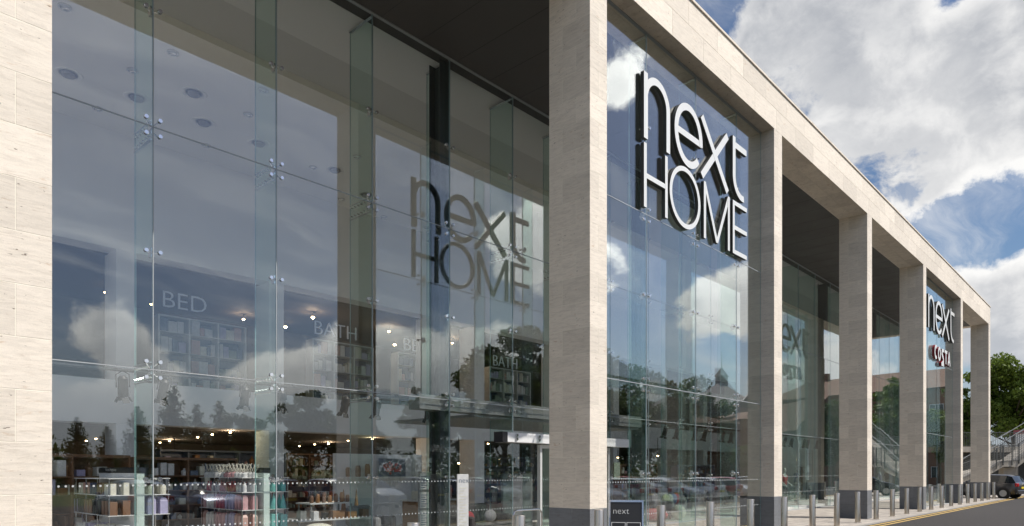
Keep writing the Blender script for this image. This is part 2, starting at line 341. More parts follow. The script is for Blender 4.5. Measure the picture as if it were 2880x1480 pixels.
# ------------------------------------------------------------------ building
YF, YB, YG, YS = 7.2, 8.13, 11.15, 7.56
ZB, ZT = 10.6, 11.7
bld = thing('retail_building', (25, 7.2, 0), label='long two-storey retail building with pale stone frame, tall glazing and dark soffit', cat='building')
def bb(mb, name, m, **k): 
    o = mb.build(name, m, **k); o.parent = bld; o.matrix_parent_inverse = Matrix.Translation((-25, -7.2, 0)); return o
COLX = [(-6.87, -6.33), (1.19, 1.735), (9.79, 10.31), (17.85, 18.38), (25.92, 26.47), (33.97, 34.5), (42.0, 42.53), (50.36, 50.98)]
def stonebox(b, x0, x1, y0, y1, z0, z1, g=.0025):
    b.cbox(x0 + g, x1 - g, y0 + g, y1 - g, z0 + g, z1 - g, .0015)
for i, (x0, x1) in enumerate(COLX):
    b = MB(); k = 0; z = .99
    H = (ZB - .99) / 21
    while k < 21:
        z0, z1 = z + k * H, z + (k + 1) * H; xm = (x0 + x1) / 2
        if k % 2:
            stonebox(b, x0, x1, YF, YF + .31, z0, z1); stonebox(b, x0, x1, YF + .31, YB, z0, z1)
        else:
            stonebox(b, x0, xm, YF, YF + .62, z0, z1); stonebox(b, xm, x1, YF, YF + .62, z0, z1); stonebox(b, x0, x1, YF + .62, YB, z0, z1)
        k += 1
    b.box(x0 + .0045, x1 - .0045, YF + .0045, YB - .0045, .9, ZB, 1)
    cobj = bb(b, 'column', ['stone', 'mortar'])
    b = MB(); xm = (x0 + x1) / 2
    for z0, z1 in ((0, .49), (.49, .99)):
        stonebox(b, x0, xm, YF, YF + .4, z0, z1, .0015); stonebox(b, xm, x1, YF, YF + .4, z0, z1, .0015); stonebox(b, x0, x1, YF + .4, YB, z0, z1, .0015)
    b.box(x0 + .01, x1 - .01, YF + .01, YB - .01, 0, .95, 1)
    p = b.build('plinth', ['granite', 'soffit_gap']); p.parent = cobj
b = MB(); X0, X1 = -14.2, 50.98
for c, (z0, z1) in enumerate(((ZB, 11.15), (11.15, ZT))):
    x = X0 - c * .67
    while x < X1:
        stonebox(b, max(x, X0), min(x + 1.342, X1), YF, YF + .46, z0, z1); stonebox(b, max(x, X0), min(x + 1.342, X1), YF + .46, YB, z0, z1); x += 1.342
b.box(X0 + .01, X1 - .01, YF + .01, YB - .01, ZB + .01, ZT - .01, 1)
bb(b, 'front_beam', ['stone', 'mortar'])
b = MB(); b.box(X0, X1 + .03, YF - .03, YB + .03, ZT, ZT + .05); bb(b, 'coping', 'stone')
b = MB(); y = YB
while y < 24:
    stonebox(b, 50.36, 50.98, y, min(y + 1.3, 24), ZB, ZT); y += 1.3
bb(b, 'end_beam', 'stone')
b = MB(); b.box(X0, 50.35, YB + .002, YG + .3, ZB + .004, ZB + .15)
# soffit joints: fine strips
bb(b, 'soffit', 'soffit')
b = MB()
x = -14.0
while x < 50.3: b.box(x - .003, x + .003, YB + .01, YG - .03, ZB + .001, ZB + .0035); x += 1.01
bb(b, 'soffit_joints', 'soffit_gap')
b = MB(); b.box(X0, 50.35, YB, YG + .3, ZT - .45, ZT - .1); b.box(-3.5, 50.35, YG + .301, 44, ZT - .45, ZT - .1); bb(b, 'roof', 'concrete')  # hall roof cut back at the unseen left end to admit sky light
# hall shell
b = MB(); b.box(-3.2, -2.2, YG, YG + .4, 0, ZB); bb(b, 'facade_wall', 'stone')
b = MB(); b.box(-3.5, -3.2, 20.6, 44, 0, 11); b.box(-3.5, -3.2, YG, 20.6, 0, .6); b.box(50.0, 50.35, YG + .2, 44, 0, 11); b.box(-3.2, 50, 43.7, 44, 0, 11); bb(b, 'outer_wall', 'white')  # unseen left end left open above a low wall to light the hall
b = MB(); b.box(-3.2, 50, YG + .02, 43.7, .002, .02); bb(b, 'shop_floor', 'floor')
b = MB(); zc0 = ZB
b.box(-3.2, 50, YG + .3, 12.93, zc0, zc0 + .2); b.box(-3.2, 50, 14.4, 20, zc0, zc0 + .2); b.box(-3.2, 50, 12.93, 14.4, zc0 + .16, zc0 + .3, 1)
bb(b, 'hall_ceiling', ['ceil', 'ceil2'])
# inner wall with two tiers of openings
piers = [(-3.2, -2.2), (1.4, 2.1), (6.26, 6.75), (10.56, 11.05), (17.1, 17.6), (19.4, 19.95), (24.6, 25.1), (29.2, 29.7), (34, 34.5), (38.8, 39.3), (43.5, 44), (49.3, 50)]
b = MB(); b.box(-3.2, 50, 20, 20.6, 7.52, ZB); b.box(-3.2, 50, 20.0, 20.6, 2.92, 4.06)
for a, d in piers: b.box(a, d, 20.004, 20.9, 0.02, 2.918); b.box(a, d, 20.004, 20.9, 4.062, 7.518)
bb(b, 'inner_wall', 'white')
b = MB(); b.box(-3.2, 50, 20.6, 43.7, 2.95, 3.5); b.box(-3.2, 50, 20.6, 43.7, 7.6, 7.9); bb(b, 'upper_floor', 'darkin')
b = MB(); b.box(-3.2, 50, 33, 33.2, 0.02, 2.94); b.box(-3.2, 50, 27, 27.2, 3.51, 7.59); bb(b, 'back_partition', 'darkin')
# balustrade glass of the upper floor omitted where wall solid; ceiling fittings
def ceilpt(px, py, z=ZB):
    t = (z - EYE) * F / (HOR - py); return gpt(px, t)
ring = MB(); ring.lathe([(.20, 0), (.27, -.02), (.30, 0)], 20); ring.lathe([(.17, 0), (.16, -.03), (.02, -.035)], 20, 1)
dl = MB(); dl.lathe([(.11, 0), (.10, -.025), (.075, -.02), (.06, .0)], 16)
for i, (px, py) in enumerate([(192, 208), (545, 262), (573, 345), (385, 275), (728, 403), (942, 478), (1030, 548)]):
    x, y = ceilpt(px, py)
    o = MB(); o.lathe([(.19, 0), (.27, -.018), (.30, 0)], 24, at=(x, y, ZB - .001)); o.lathe([(.15, 0), (.14, -.05), (.02, -.055)], 24, 1, at=(x, y, ZB - .001))
    o.build('ceiling_speaker', ['ceil', 'cloth_grey'], smooth=True, label='round white ceiling speaker with grey centre in the high hall ceiling', cat='ceiling speaker', group='round speakers in the high hall ceiling')
for i, (px, py) in enumerate([(373, 197), (182, 18), (486, 147), (697, 321), (740, 252), (275, 305), (267, 367), (580, 408), (499, 441), (693, 504), (1004, 440), (960, 560), (880, 470), (1080, 610), (1200, 640)]):
    x, y = ceilpt(px, py)
    o = MB(); o.lathe([(.12, 0), (.115, -.03), (.085, -.03), (.08, -.004), (.01, -.004)], 18, at=(x, y, ZB - .001))
    o.build('ceiling_downlight', 'steel', smooth=True, label='small unlit chrome downlight in the high hall ceiling', cat='downlight', group='chrome downlights in the high hall ceiling')
# dark steel H columns behind the glass
for x in (2.0, 10.07, 18.15, 26.2, 34.3, 42.3):
    b = MB(); b.box(x - .15, x + .15, YG + .16, YG + .18, 0, ZB); b.box(x - .15, x + .15, YG + .50, YG + .52, 0, ZB); b.box(x - .008, x + .008, YG + .18, YG + .5, 0, ZB)
    if x > 3: bb(b, 'steel_column', 'darksteel')
# ------------------------------------------------------------------ glazing screens
def spider(n):
    b = MB()
    pts = [(sx * .10, sz * .12) for sx in (-1, 1) for sz in ((-1, 1) if n == 4 else (0,))]
    b.cyl((0, .02, 0), (0, .16, 0), .022, n=10); b.box(-.02, .02, .06, .14, -.07, .07)
    for px, pz in pts:
        b.cyl((0, .10, pz * .2), (px, .05, pz), .012, .009, n=8)
        b.cyl((px, -.016, pz), (px, .055, pz), .012, n=10); b.cyl((px, -.024, pz), (px, -.007, pz), .030, .033, n=16); b.cyl((px, .014, pz), (px, .03, pz), .033, n=16)
    return b
SPM = {}
def screen(name, label, Y, fins, xa, xb, rows, mids, seed, spx=(0, 100), dotx=None, fin_d=.76, zlab=ZB):
    root = thing(name, ((xa + xb) / 2, Y, 0), label=label, cat='glass wall')
    inv = Matrix.Translation((-(xa + xb) / 2, -Y, 0))
    def put(mb, nm, m, smooth=False):
        o = mb.build(nm, m, smooth=smooth); o.parent = root; o.matrix_parent_inverse = inv; return o
    xs = [xa] + fins + [xb]; rr = random.Random(seed)
    for r, (z0, z1) in enumerate(rows):
        for a, c in zip(xs[:-1], xs[1:]):
            b = MB(); ga, gc = a + .008, c - .008; t = rr.uniform(-.0024, .0024); u = rr.uniform(-.0024, .0024)
            vs = [(ga, Y - .006 + t, z0 + .008), (gc, Y - .006 - t, z0 + .008), (gc, Y + .006 - t, z0 + .008), (ga, Y + .006 + t, z0 + .008),
                  (ga, Y - .006 + t + u, z1 - .008), (gc, Y - .006 - t + u, z1 - .008), (gc, Y + .006 - t + u, z1 - .008), (ga, Y + .006 + t + u, z1 - .008)]
            b.add(vs, [(0, 1, 5, 4), (2, 3, 7, 6)], 0); b.add(vs, [(0, 3, 2, 1), (4, 5, 6, 7), (1, 2, 6, 5), (3, 0, 4, 7)], 1)
            put(b, 'glass_pane', ['glass', 'edge'])
    b = MB()
    for x in fins: b.box(x - .006, x + .006, Y - .004, Y + .004, rows[0][0], rows[-1][1])
    for z0, z1 in rows[1:]:
        for a, c in zip(xs[:-1], xs[1:]): b.box(a + .007, c - .007, Y - .005, Y + .005, z0 - .007, z0 + .007)
    b.box(xa, xb, Y - .03, Y + .03, 0, .03); b.box(xa, xb, Y - .03, Y + .03, rows[-1][1] - .02, rows[-1][1] + .005)
    put(b, 'sealant_joints', 'seal')
    for x in fins:
        b = MB(); vs = []
        b.box(x - .0095, x + .0095, Y + .02, Y + fin_d, .03, rows[-1][1] - .01)
        fm = [0] * 6; b.mi = [1, 1, 1, 0, 1, 0]
        put(b, 'glass_fin', ['fin', 'edge'])
        if spx[0] <= x <= spx[1]:
            for z0, z1 in rows[1:]:
                b = MB()
                b.box(x - .022, x + .022, Y + .1, Y + fin_d + .01, z0 - .16, z0 - .15); b.box(x - .022, x + .022, Y + .1, Y + fin_d + .01, z0 + .12, z0 + .13)
                for k in range(6):
                    for dz in (-.1, .07): b.cyl((x - .03, Y + .16 + k * .11, z0 + dz), (x + .03, Y + .16 + k * .11, z0 + dz), .014, n=8)
                if fin_d > .5: put(b, 'splice_plate', 'steel')
            b = MB(); b.box(x - .03, x + .03, Y + .02, Y + fin_d + .01, rows[-1][1] - .06, rows[-1][1] - .02)
            put(b, 'fin_shoe', 'steel')
            for z, n in [(r[0], 4) for r in rows[1:]] + [(z, 2) for z in mids]:
                key = n
                if key not in SPM: SPM[key] = spider(n).build('spider_fitting', 'steel', smooth=True); o = SPM[key]
                else: o = SPM[key].copy(); COL.objects.link(o)
                o.parent = root; o.matrix_parent_inverse = inv; o.location = (x, Y, z)
    if dotx:
        b = MB()
        for z in (1.44, .78):
            x = dotx[0]
            while x < dotx[1]:
                b.add([(x + .016 * math.cos(a * math.pi / 4), Y - .009, z + .016 * math.sin(a * math.pi / 4)) for a in range(8)], [tuple(range(8))]); x += .087
        put(b, 'dot_band', 'dots')
    return root
rows = [(0, 3.2), (3.2, 6.9), (6.9, ZB)]
screen('recessed_glass_wall', 'long set-back glass wall of tall frameless panes with glass fins behind the stone columns', YG, [4.0 - 4.04 + 2.02 * k for k in range(25)], -2.2, 50.0, rows, [1.53, 5.0, 8.7], 3, (3, 22.5), (1.8, 40))
rows2 = [(.0, 3.42), (3.42, 6.9), (6.9, ZB)]
screen('front_glass_screen', 'tall glass screen between two stone columns behind the two-line white lettering', YS, [12.22, 14.3, 16.4], 10.31, 17.85, rows2, [1.6, 5.25, 8.7], 5, (0, 100), (10.4, 17.8), .42)
screen('narrow_glass_screen', 'far tall glass screen between columns behind the single white word and red lettering', YS, [36.5, 38.4, 40.3], 34.5, 42.0, rows2, [5.25, 8.7], 6, (200, 201), None, .42)
# horizontal channel across the front screen and porch fittings
b = MB(); b.box(10.4, 17.75, YS + .05, YS + .11, 3.28, 3.5); b.box(10.4, 17.75, YS + .05, YS + .22, 3.5, 3.512)
b.build('canopy_channel', 'clear', label='horizontal glass channel running across the front screen above the entrance', cat='channel')
b = MB(); b.box(9.3, 17.9, YG + .1, YG + .45, 2.97, 3.28); b.box(11.0, 17.9, YG + .2, YG + 3.2, 2.90, 2.96)
b.build('entrance_canopy', 'galv', label='silver boxed beam across the glass above the entrance door', cat='canopy')
dt = thing('entrance_door', (12.9, YG, 0), label='glass entrance door with white frame under pale header box, beside stone column', cat='door')
b = MB(); b.box(-1.35, 3.7, -.32, -.06, 2.33, 2.55); b.build('header', 'white', dt)
b = MB(); b.box(-1.52, -1.352, -.33, -.05, 2.32, 2.56); b.build('header_end', 'black', dt)
b = MB(); b.box(0, .07, -.16, -.06, .02, 2.30); b.box(.07, 2.9, -.16, -.06, 2.22, 2.30); b.box(2.9, 2.97, -.16, -.06, .02, 2.30); b.build('door_frame', 'ledw', dt)
b = MB(); b.box(.08, 1.45, -.13, -.118, .05, 2.2); b.box(1.5, 2.88, -.10, -.088, .05, 2.2); b.build('door_leaf', 'clear', dt)
b = MB()
for x in (-1.05, -.25, .5, 1.0): b.cyl((x, -.36, 2.40), (x, -.32, 2.40), .035); b.cyl((x, -.36, 2.49), (x, -.32, 2.49), .035); b.box(x - .012, x + .012, -.355, -.33, 2.4, 2.49)
b.build('clamp', 'steel', dt)
# ------------------------------------------------------------------ lettering
def stroke(b, pts, w, y0, y1, mi_face=0, mi_side=1, closed=False):
    """ribbon of width w (w may be (wx) scalar) along pts (x,z), extruded from y0 (face) to y1"""
    n = len(pts); L = []; Rr = []
    for i in range(n):
        if closed: a = Vector(pts[(i - 1) % n]); c = Vector(pts[(i + 1) % n])
        else: a = Vector(pts[max(i - 1, 0)]); c = Vector(pts[min(i + 1, n - 1)])
        p = Vector(pts[i])
        d = (c - a).normalized(); nn = Vector((-d.y, d.x)); s = 1.
        if 0 < i < n - 1 or closed:
            d1 = (p - a).normalized(); cs = max(.4, abs(d1.dot(d))); s = 1 / cs
        L.append(p + nn * w / 2 * s); Rr.append(p - nn * w / 2 * s)
    vs = [(q.x, y0, q.y) for q in L] + [(q.x, y0, q.y) for q in Rr] + [(q.x, y1, q.y) for q in L] + [(q.x, y1, q.y) for q in Rr]
    m = n if closed else n - 1; ff = []; fs = []
    for i in range(m):
        j = (i + 1) % n
        ff.append((i, j, n + j, n + i)); fs.append((2 * n + i, 2 * n + j, 3 * n + j, 3 * n + i))
        fs.append((i, j, 2 * n + j, 2 * n + i)); fs.append((n + i, n + j, 3 * n + j, 3 * n + i))
    if not closed: fs += [(0, n, 3 * n, 2 * n), (n - 1, 2 * n - 1, 4 * n - 1, 3 * n - 1)]
    o = len(b.v); b.v += vs; b.f += [tuple(i + o for i in f) for f in ff + fs]; b.mi += [mi_face] * len(ff) + [mi_side] * len(fs)
def arc(cx, cz, rx, rz, a0, a1, n=20): return [(cx + rx * math.cos(R(a0 + (a1 - a0) * i / n)), cz + rz * math.sin(R(a0 + (a1 - a0) * i / n))) for i in range(n + 1)]
def letter_next(root, ch, x0, x1, z0, z1, w, ya, yb, side='lside', face='ledw'):
    b = MB(); W_ = x1 - x0; H_ = z1 - z0; h = w / 2; e = .0025
    if ch == 'n':
        r = (W_ - w) / 2
        stroke(b, [(x0 + h, z0), (x0 + h, z1 - .03)], w, ya, yb)
        stroke(b, arc(x0 + h + r, z1 - h - r * 1.05, r, r * 1.05, 165, 0) + [(x1 - h, z0)], w, ya + e, yb - e)
    if ch == 'e':
        cx, cz = (x0 + x1) / 2, (z0 + z1) / 2; rx, rz = W_ / 2 - h, H_ / 2 - h
        stroke(b, arc(cx, cz, rx, rz, -35, -357, 40)[::-1] if False else arc(cx, cz, rx, rz, -5, 318, 44), w, ya, yb)
        stroke(b, [(x0 + h, cz - .0), (x1 - h * .6, cz - .0)], w * .9, ya + e, yb - e)
    if ch == 'x':
        stroke(b, [(x0 + h, z1), (x1 - h, z0)], w * 1.05, ya, yb); stroke(b, [(x1 - h, z1), (x0 + h, z0)], w * 1.05, ya + e, yb - e)
    if ch == 't':
        r = .42 * W_ / .7
        stroke(b, [(x0 + h, z1 + .12), (x0 + h, z0 + h + r)] + arc(x0 + h + r, z0 + h + r, r, r, 180, 280, 16)[1:], w, ya, yb)
        stroke(b, [(x0 + h, z1 - h), (x1, z1 - h)], w, ya + e, yb - e)
    if ch == 'H':
        stroke(b, [(x0 + h, z0), (x0 + h, z1)], w, ya, yb); stroke(b, [(x1 - h, z0), (x1 - h, z1)], w, ya, yb); stroke(b, [(x0 + h, (z0 + z1) / 2), (x1 - h, (z0 + z1) / 2)], w, ya + e, yb - e)
    if ch == 'O':
        stroke(b, arc((x0 + x1) / 2, (z0 + z1) / 2, W_ / 2 - h, H_ / 2 - h, 0, 360, 44)[:-1], w, ya, yb, closed=True)
    if ch == 'M':
        xm = (x0 + x1) / 2
        stroke(b, [(x0 + h, z0), (x0 + h, z1)], w, ya, yb); stroke(b, [(x1 - h, z0), (x1 - h, z1)], w, ya, yb)
        stroke(b, [(x0 + h, z1 - h * .5), (xm, z0 + h)], w, ya + e, yb - e); stroke(b, [(x1 - h, z1 - h * .5), (xm, z0 + h)], w, ya + 2 * e, yb - 2 * e)
    if ch == 'E':
        stroke(b, [(x0 + h, z0), (x0 + h, z1)], w, ya, yb)
        for z in (z0 + h, (z0 + z1) / 2, z1 - h): stroke(b, [(x0 + h, z), (x1, z)], w, ya + e, yb - e)
    if ch == 'C': stroke(b, arc((x0 + x1) / 2, (z0 + z1) / 2, W_ / 2 - h, H_ / 2 - h, 50, 310, 24), w, ya, yb)
    if ch == 'S':
        xm = (x0 + x1) / 2; q = (z1 - z0)
        stroke(b, [(x1 - h * .2, z1 - h * 1.0), (x0 + h * 1.6, z1 - h * 1.4), (x0 + h * 1.3, z1 - q * .33), (x1 - h * 1.6, z0 + q * .33 - .06), (x1 - h * 1.4, z0 - .02), (x0, z0 - .10)], w, ya, yb)
    if ch == 'T': stroke(b, [((x0 + x1) / 2, z0), ((x0 + x1) / 2, z1 - h)], w, ya, yb); stroke(b, [(x0, z1 - h), (x1, z1 - h)], w, ya + e, yb - e)
    if ch == 'A':
        xm = (x0 + x1) / 2
        stroke(b, [(x0 + h * .6, z0), (xm, z1)], w, ya, yb); stroke(b, [(x1 - h * .6, z0), (xm, z1)], w, ya + e, yb - e); stroke(b, [(x0 + h, z0 + H_ * .28), (x1 - h, z0 + H_ * .28)], w * .8, ya + 2 * e, yb - 2 * e)
    # standoff pins to the glass
    b.cyl((x0 + h, yb - .01, z0 + H_ * .3), (x0 + h, YS - .01, z0 + H_ * .3), .012, n=6, mi=1)
    b.cyl((x0 + h, yb - .01, z0 + H_ * .7), (x0 + h, YS - .01, z0 + H_ * .7), .012, n=6, mi=1)
    o = b.build('letter', [face, side]); o.parent = root; o.matrix_parent_inverse = Matrix.Translation(-root.location); return o
sg = thing('shop_sign', (14, 7.41, 6.8), label='large two-line sign of white-faced black-sided letters on the nearer front glass screen', cat='sign')
ya, yb = 7.455, 7.535
KS = 7.46 / 7.25
for ch, x0, x1, z0, z1, w in [(c_, a_ * KS, b_ * KS, EYE + (d_ - EYE) * KS, EYE + (e_ - EYE) * KS, f_ * 1.02) for c_, a_, b_, d_, e_, f_ in [('n', 11.62, 12.62, 8.17, 9.50, .145), ('e', 12.80, 14.02, 8.15, 9.50, .15), ('x', 13.92, 15.32, 8.17, 9.48, .15), ('t', 15.52, 16.28, 8.17, 9.49, .145),
                              ('H', 11.62, 12.52, 6.82, 8.08, .10), ('O', 12.60, 13.92, 6.81, 8.11, .10), ('M', 14.08, 15.36, 6.82, 8.08, .10), ('E', 15.52, 16.30, 6.82, 8.08, .10)]]:
    letter_next(sg, ch, x0, x1, z0, z1, w, ya, yb)
s2 = thing('shop_sign', (38, 7.41, 8), label='single-word sign of white-faced black-sided letters on the farther glass screen, above red lettering', cat='sign')
for ch, x0, x1, z0, z1, w in [(c_, a_ * KS, b_ * KS, EYE + (d_ - EYE) * KS, EYE + (e_ - EYE) * KS, f_ * 1.02) for c_, a_, b_, d_, e_, f_ in [('n', 35.1, 36.3, 8.08, 9.60, .165), ('e', 36.5, 37.95, 8.06, 9.60, .17), ('x', 37.85, 39.5, 8.08, 9.58, .17), ('t', 39.75, 40.7, 8.08, 9.60, .165)]]:
    letter_next(s2, ch, x0, x1, z0, z1, w, ya, yb)
s3 = thing('cafe_sign', (38, 7.41, 7), label='small sign of white-faced red-sided letters beneath the single white word', cat='sign')
for k, ch in enumerate('COSTA'):
    x0 = (36.15 + k * .70) * KS
    letter_next(s3, ch, x0, x0 + .58, 6.95, 7.63, .15, 7.42, 7.535, side='red')
# ------------------------------------------------------------------ bollards
bo = thing('bollard', (0, 0, 0), cat='bollard', group='stainless steel bollards along the kerb')
b = MB(); b.lathe([(.082, 0), (.082, .985), (.078, .994), (.001, .996)], 28); b.build('post', 'brushed', bo, smooth=True)
b = MB(); b.lathe([(.11, 0.0), (.11, .006), (.083, .008)], 24); b.build('base_ring', 'steel', bo)
for i in range(25):
    x = 5.62 + 2.03 * i
    o = bo if i == 0 else copy_tree(bo)
    o.location = (x, 6.92, 0); o.rotation_euler = (rnd.uniform(-.006, .006), rnd.uniform(-.006, .006), rnd.uniform(0, 6))
    names = {0: 'brushed steel bollard cut off by the bottom edge, leftmost of the kerb row', 1: 'brushed steel bollard in front of the set-back entrance door, left of the wide stone column', 2: 'brushed steel bollard against the A-board, just right of the nearest full stone column'}
    ords = ['first', 'second', 'third', 'fourth', 'fifth', 'sixth', 'seventh', 'eighth', 'ninth', 'tenth', 'eleventh', 'twelfth', 'thirteenth', 'fourteenth', 'fifteenth', 'sixteenth', 'seventeenth', 'eighteenth', 'nineteenth', 'twentieth', 'twenty-first', 'twenty-second', 'twenty-third', 'twenty-fourth', 'twenty-fifth']
    o['label'] = names.get(i, 'brushed steel bollard, %s from the left in the kerb row%s' % (ords[i], ' (last before the grey car)' if i == 24 else ''))
# ------------------------------------------------------------------ spot rails and lamps
rl = MB(); rl.cyl((1.9, 12.3, 3.3), (11.5, 12.3, 3.3), .028, n=10)
for x in (2, 4.5, 7, 9.5, 11.4): rl.cyl((x, 12.3, 3.3), (x, 12.3, 3.34), .05, n=8); rl.cyl((x, 12.3, 3.3), (x, 11.3, 3.24), .012, n=6)
rl.build('lighting_rail', 'black', label='black lighting rail running behind the lower panes of the nearest bay', cat='rail')
rl = MB(); rl.cyl((20.4, 12.3, 3.3), (37.0, 12.3, 3.3), .028, n=10)
for x in (21, 24, 27, 30, 33, 36): rl.cyl((x, 12.3, 3.3), (x, 11.3, 3.24), .012, n=6)
rl.build('lighting_rail', 'black', label='black lighting rail seen through the front glass screen', cat='rail')
def spotlight(tilt):
    r = thing('stage_spotlight', cat='spotlight', group='black stage spotlights on the rails')
    b = MB(); mx = Matrix.Rotation(tilt, 4, 'Y') @ Matrix.Rotation(.25, 4, 'X')
    b.cyl((0, 0, -.10), (0, 0, -.40), .075, .082, n=14, mx=mx); b.cyl((0, 0, -.06), (0, 0, -.10), .04, .075, n=14, mx=mx); b.build('housing', 'black', r, smooth=True)
    b = MB(); b.tube([(-.1, 0, -.25), (-.1, 0, -.04), (0, 0, .02), (.1, 0, -.04), (.1, 0, -.25)], .008, n=6, mx=mx); b.build('yoke', 'black', r)
    for k in range(4):
        a = k * math.pi / 2; b = MB(); m2 = mx @ Matrix.Rotation(a, 4, 'Z')
        b.box(.0, .006, -.05, .05, 0, .09, mx=m2 @ Matrix.Translation((.082, 0, -.41)) @ Matrix.Rotation(R(152), 4, 'Y'))
        b.build('barn_door', 'black', r)
    return r
sp0 = [spotlight(t) for t in (-.12, .1, 0.)]
used = set()
for i, x in enumerate([3.94, 4.62, 6.04, 6.75, 8.24, 9.02, 10.45, 21.2, 22.0, 23.3, 24.1, 25.6, 26.3, 31.9, 32.7, 34.3, 34.8, 36.1]):
    k = i % 3
    if k in used: o = copy_tree(sp0[k])
    else: o = sp0[k]; used.add(k)
    o.location = (x, 12.3, 3.27)
    if i < 7: o['label'] = 'black spotlight with barn doors, %s from the left on the nearest rail' % ords[i]
    elif i < 13: o['label'] = 'black spotlight seen through the front glass screen, %s from the left there' % ords[i - 7]
    else: o['label'] = 'dark spotlight behind the set-back glass past the front screen, %s from the left there' % ords[i - 13]
lm = None
for i, (px, py) in enumerate([(218, 1245), (243, 1240), (270, 1234), (450, 1245), (477, 1240), (556, 1230), (597, 1222), (648, 1216), (571, 1284), (491, 1283), (842, 1255), (885, 1250), (924, 1247), (979, 1240), (1047, 1235), (1086, 1310), (1290, 1303), (1373, 1248), (1850, 1282), (1738, 1287)] + [(685, 898), (880, 893), (1094, 932), (1272, 965), (803, 920), (426, 856), (297, 823), (1110, 970)]):
    zz = 2.9 if py > 1200 else 7.4
    if py > 1278: zz = 2.25 if py < 1290 else 1.95
    t = (zz - EYE) * F / (HOR - py); x, y = gpt(px, t)
    b = MB(); s_ = (.04 + .0 * i) if py > 1200 else (.05 if i % 3 else .065)
    r = thing('shop_lamp', (x, y, zz), label='small warm lit lamp glowing in the dark shop behind the glass' if py > 1200 else 'small warm lit lamp glowing on the upper floor behind the glass', cat='lamp', group='lit lamps in the lower shop' if py > 1200 else 'lit lamps on the upper floor')
    b.sph((0, 0, 0), s_, sc=(1, 1, .7)); b.build('bulb', 'lamp', r)
    top = {2.9: 2.94, 2.25: 2.94, 1.95: 2.94}.get(zz, 7.59)
    b = MB(); b.cyl((0, 0, s_ * .6), (0, 0, max(top - zz, .05)), .012, n=6); b.lathe([(.05, s_ * .3), (.06, s_ * .75), (.02, s_ * 1.1)], 10); b.build('holder', 'black', r)
# ------------------------------------------------------------------ department signs and shelving of the upper floor
def text_mesh(body, size, depth, name, m, loc, rot=(R(90), 0, 0), parent=None, thin=-.012, sx=1.):
    cu = bpy.data.curves.new(name + '_text', 'FONT'); cu.body = body; cu.size = size; cu.extrude = depth; cu.offset = -.016 * size; cu.resolution_u = 3
    to = bpy.data.objects.new(name + '_text', cu); COL.objects.link(to)
    dg = bpy.context.evaluated_depsgraph_get(); me = bpy.data.meshes.new_from_object(to.evaluated_get(dg)); bpy.data.objects.remove(to)
    me.materials.clear(); me.materials.append(M[m]); me.name = name
    o = bpy.data.objects.new(name, me); COL.objects.link(o); o.location = loc; o.rotation_euler = rot; o.scale = (sx, 1, 1)
    if parent: o.parent = parent
    return o
M['signlit'] = mat('sign_white', (.58, .62, .68), .6, emit=(.75, .85, 1), es=.04)
YU = 22.0
for i, (word, xa, xb, zz, lab) in enumerate([('BED', 8.05, 9.35, 6.62, 'pale capital lettering reading BED, leftmost of the upper department signs'), ('BATH', 13.2, 14.95, 6.55, 'pale capital lettering reading BATH, second of the upper department signs'),
                                             ('BED', 17.2, 18.5, 6.5, 'pale capital lettering reading BED, above the third upper shelving unit'), ('BATH', 22.3, 23.9, 6.45, 'pale capital lettering reading BATH, at the far right of the nearest bay')]):
    o = text_mesh(word, .72, .02, 'department_sign', 'signlit', (xa, YU - .15, zz)); w_ = o.dimensions.x or 1.3
    bbx = [v.co.x for v in o.data.vertices]; o.scale.x = (xb - xa) / (max(bbx) - min(bbx)); tag(o, label=lab, cat='sign')
prodm = []
for n_, c_ in [('lilac', (.45, .42, .62)), ('cream', (.72, .70, .60)), ('brown', (.22, .12, .07)), ('blush', (.58, .36, .32)), ('white', (.75, .75, .75)), ('crimson', (.46, .10, .12)), ('navy', (.06, .07, .16)), ('teal', (.22, .55, .55)), ('pink', (.62, .36, .38)), ('black', (.03, .03, .03)), ('amber', (.34, .17, .07)), ('slate', (.16, .2, .28)), ('sage', (.3, .36, .3))]:
    M['p_' + n_] = mat('pack_' + n_, c_, .4, var=.08, scale=14)
unit_specs = [(8.06, 10.78), (13.3, 15.9), (17.1, 18.9), (22.3, 25.1)]
for ui, (xa, xb) in enumerate(unit_specs):
    u = thing('upper_shelving', ((xa + xb) / 2, YU, 4.06), label='tall pale shelving unit of bed linen on the upper floor, %s from the left' % ords[ui], cat='shelving')
    hw = (xb - xa) / 2; n = 4 if hw > 1.2 else 3
    b = MB()
    for k in range(n): x = -hw + 2 * hw * k / (n - 1); b.box(x - .025, x + .025, 0, .45, -.55, 2.35)
    b.box(-hw, hw, 0.001, .449, 2.32, 2.36); b.build('frame', 'ledw', u)
    b = MB(); b.box(-hw, hw, .46, .5, -.55, 2.35); b.build('back', 'p_slate', u)
    for r_ in range(4):
        b = MB(); b.box(-hw + .026, hw - .026, .02, .44, .05 + r_ * .6, .07 + r_ * .6); b.build('shelf', 'ledw', u)
        for k in range(n - 1):
            xx = -hw + 2 * hw * k / (n - 1) + .08; ww = 2 * hw / (n - 1) - .16
            j = 0
            while j < ww - .12:
                w1 = rnd.uniform(.10, .3); h1 = rnd.uniform(.2, .45); b = MB(); b.cbox(xx + j, xx + min(j + w1, ww), .06, .38, .072 + r_ * .6, .072 + r_ * .6 + h1, .012)
                b.build('linen_pack', rnd.choice(['p_lilac', 'p_cream', 'p_slate', 'p_blush', 'p_white', 'p_sage', 'p_white']), u); j += w1 + .01
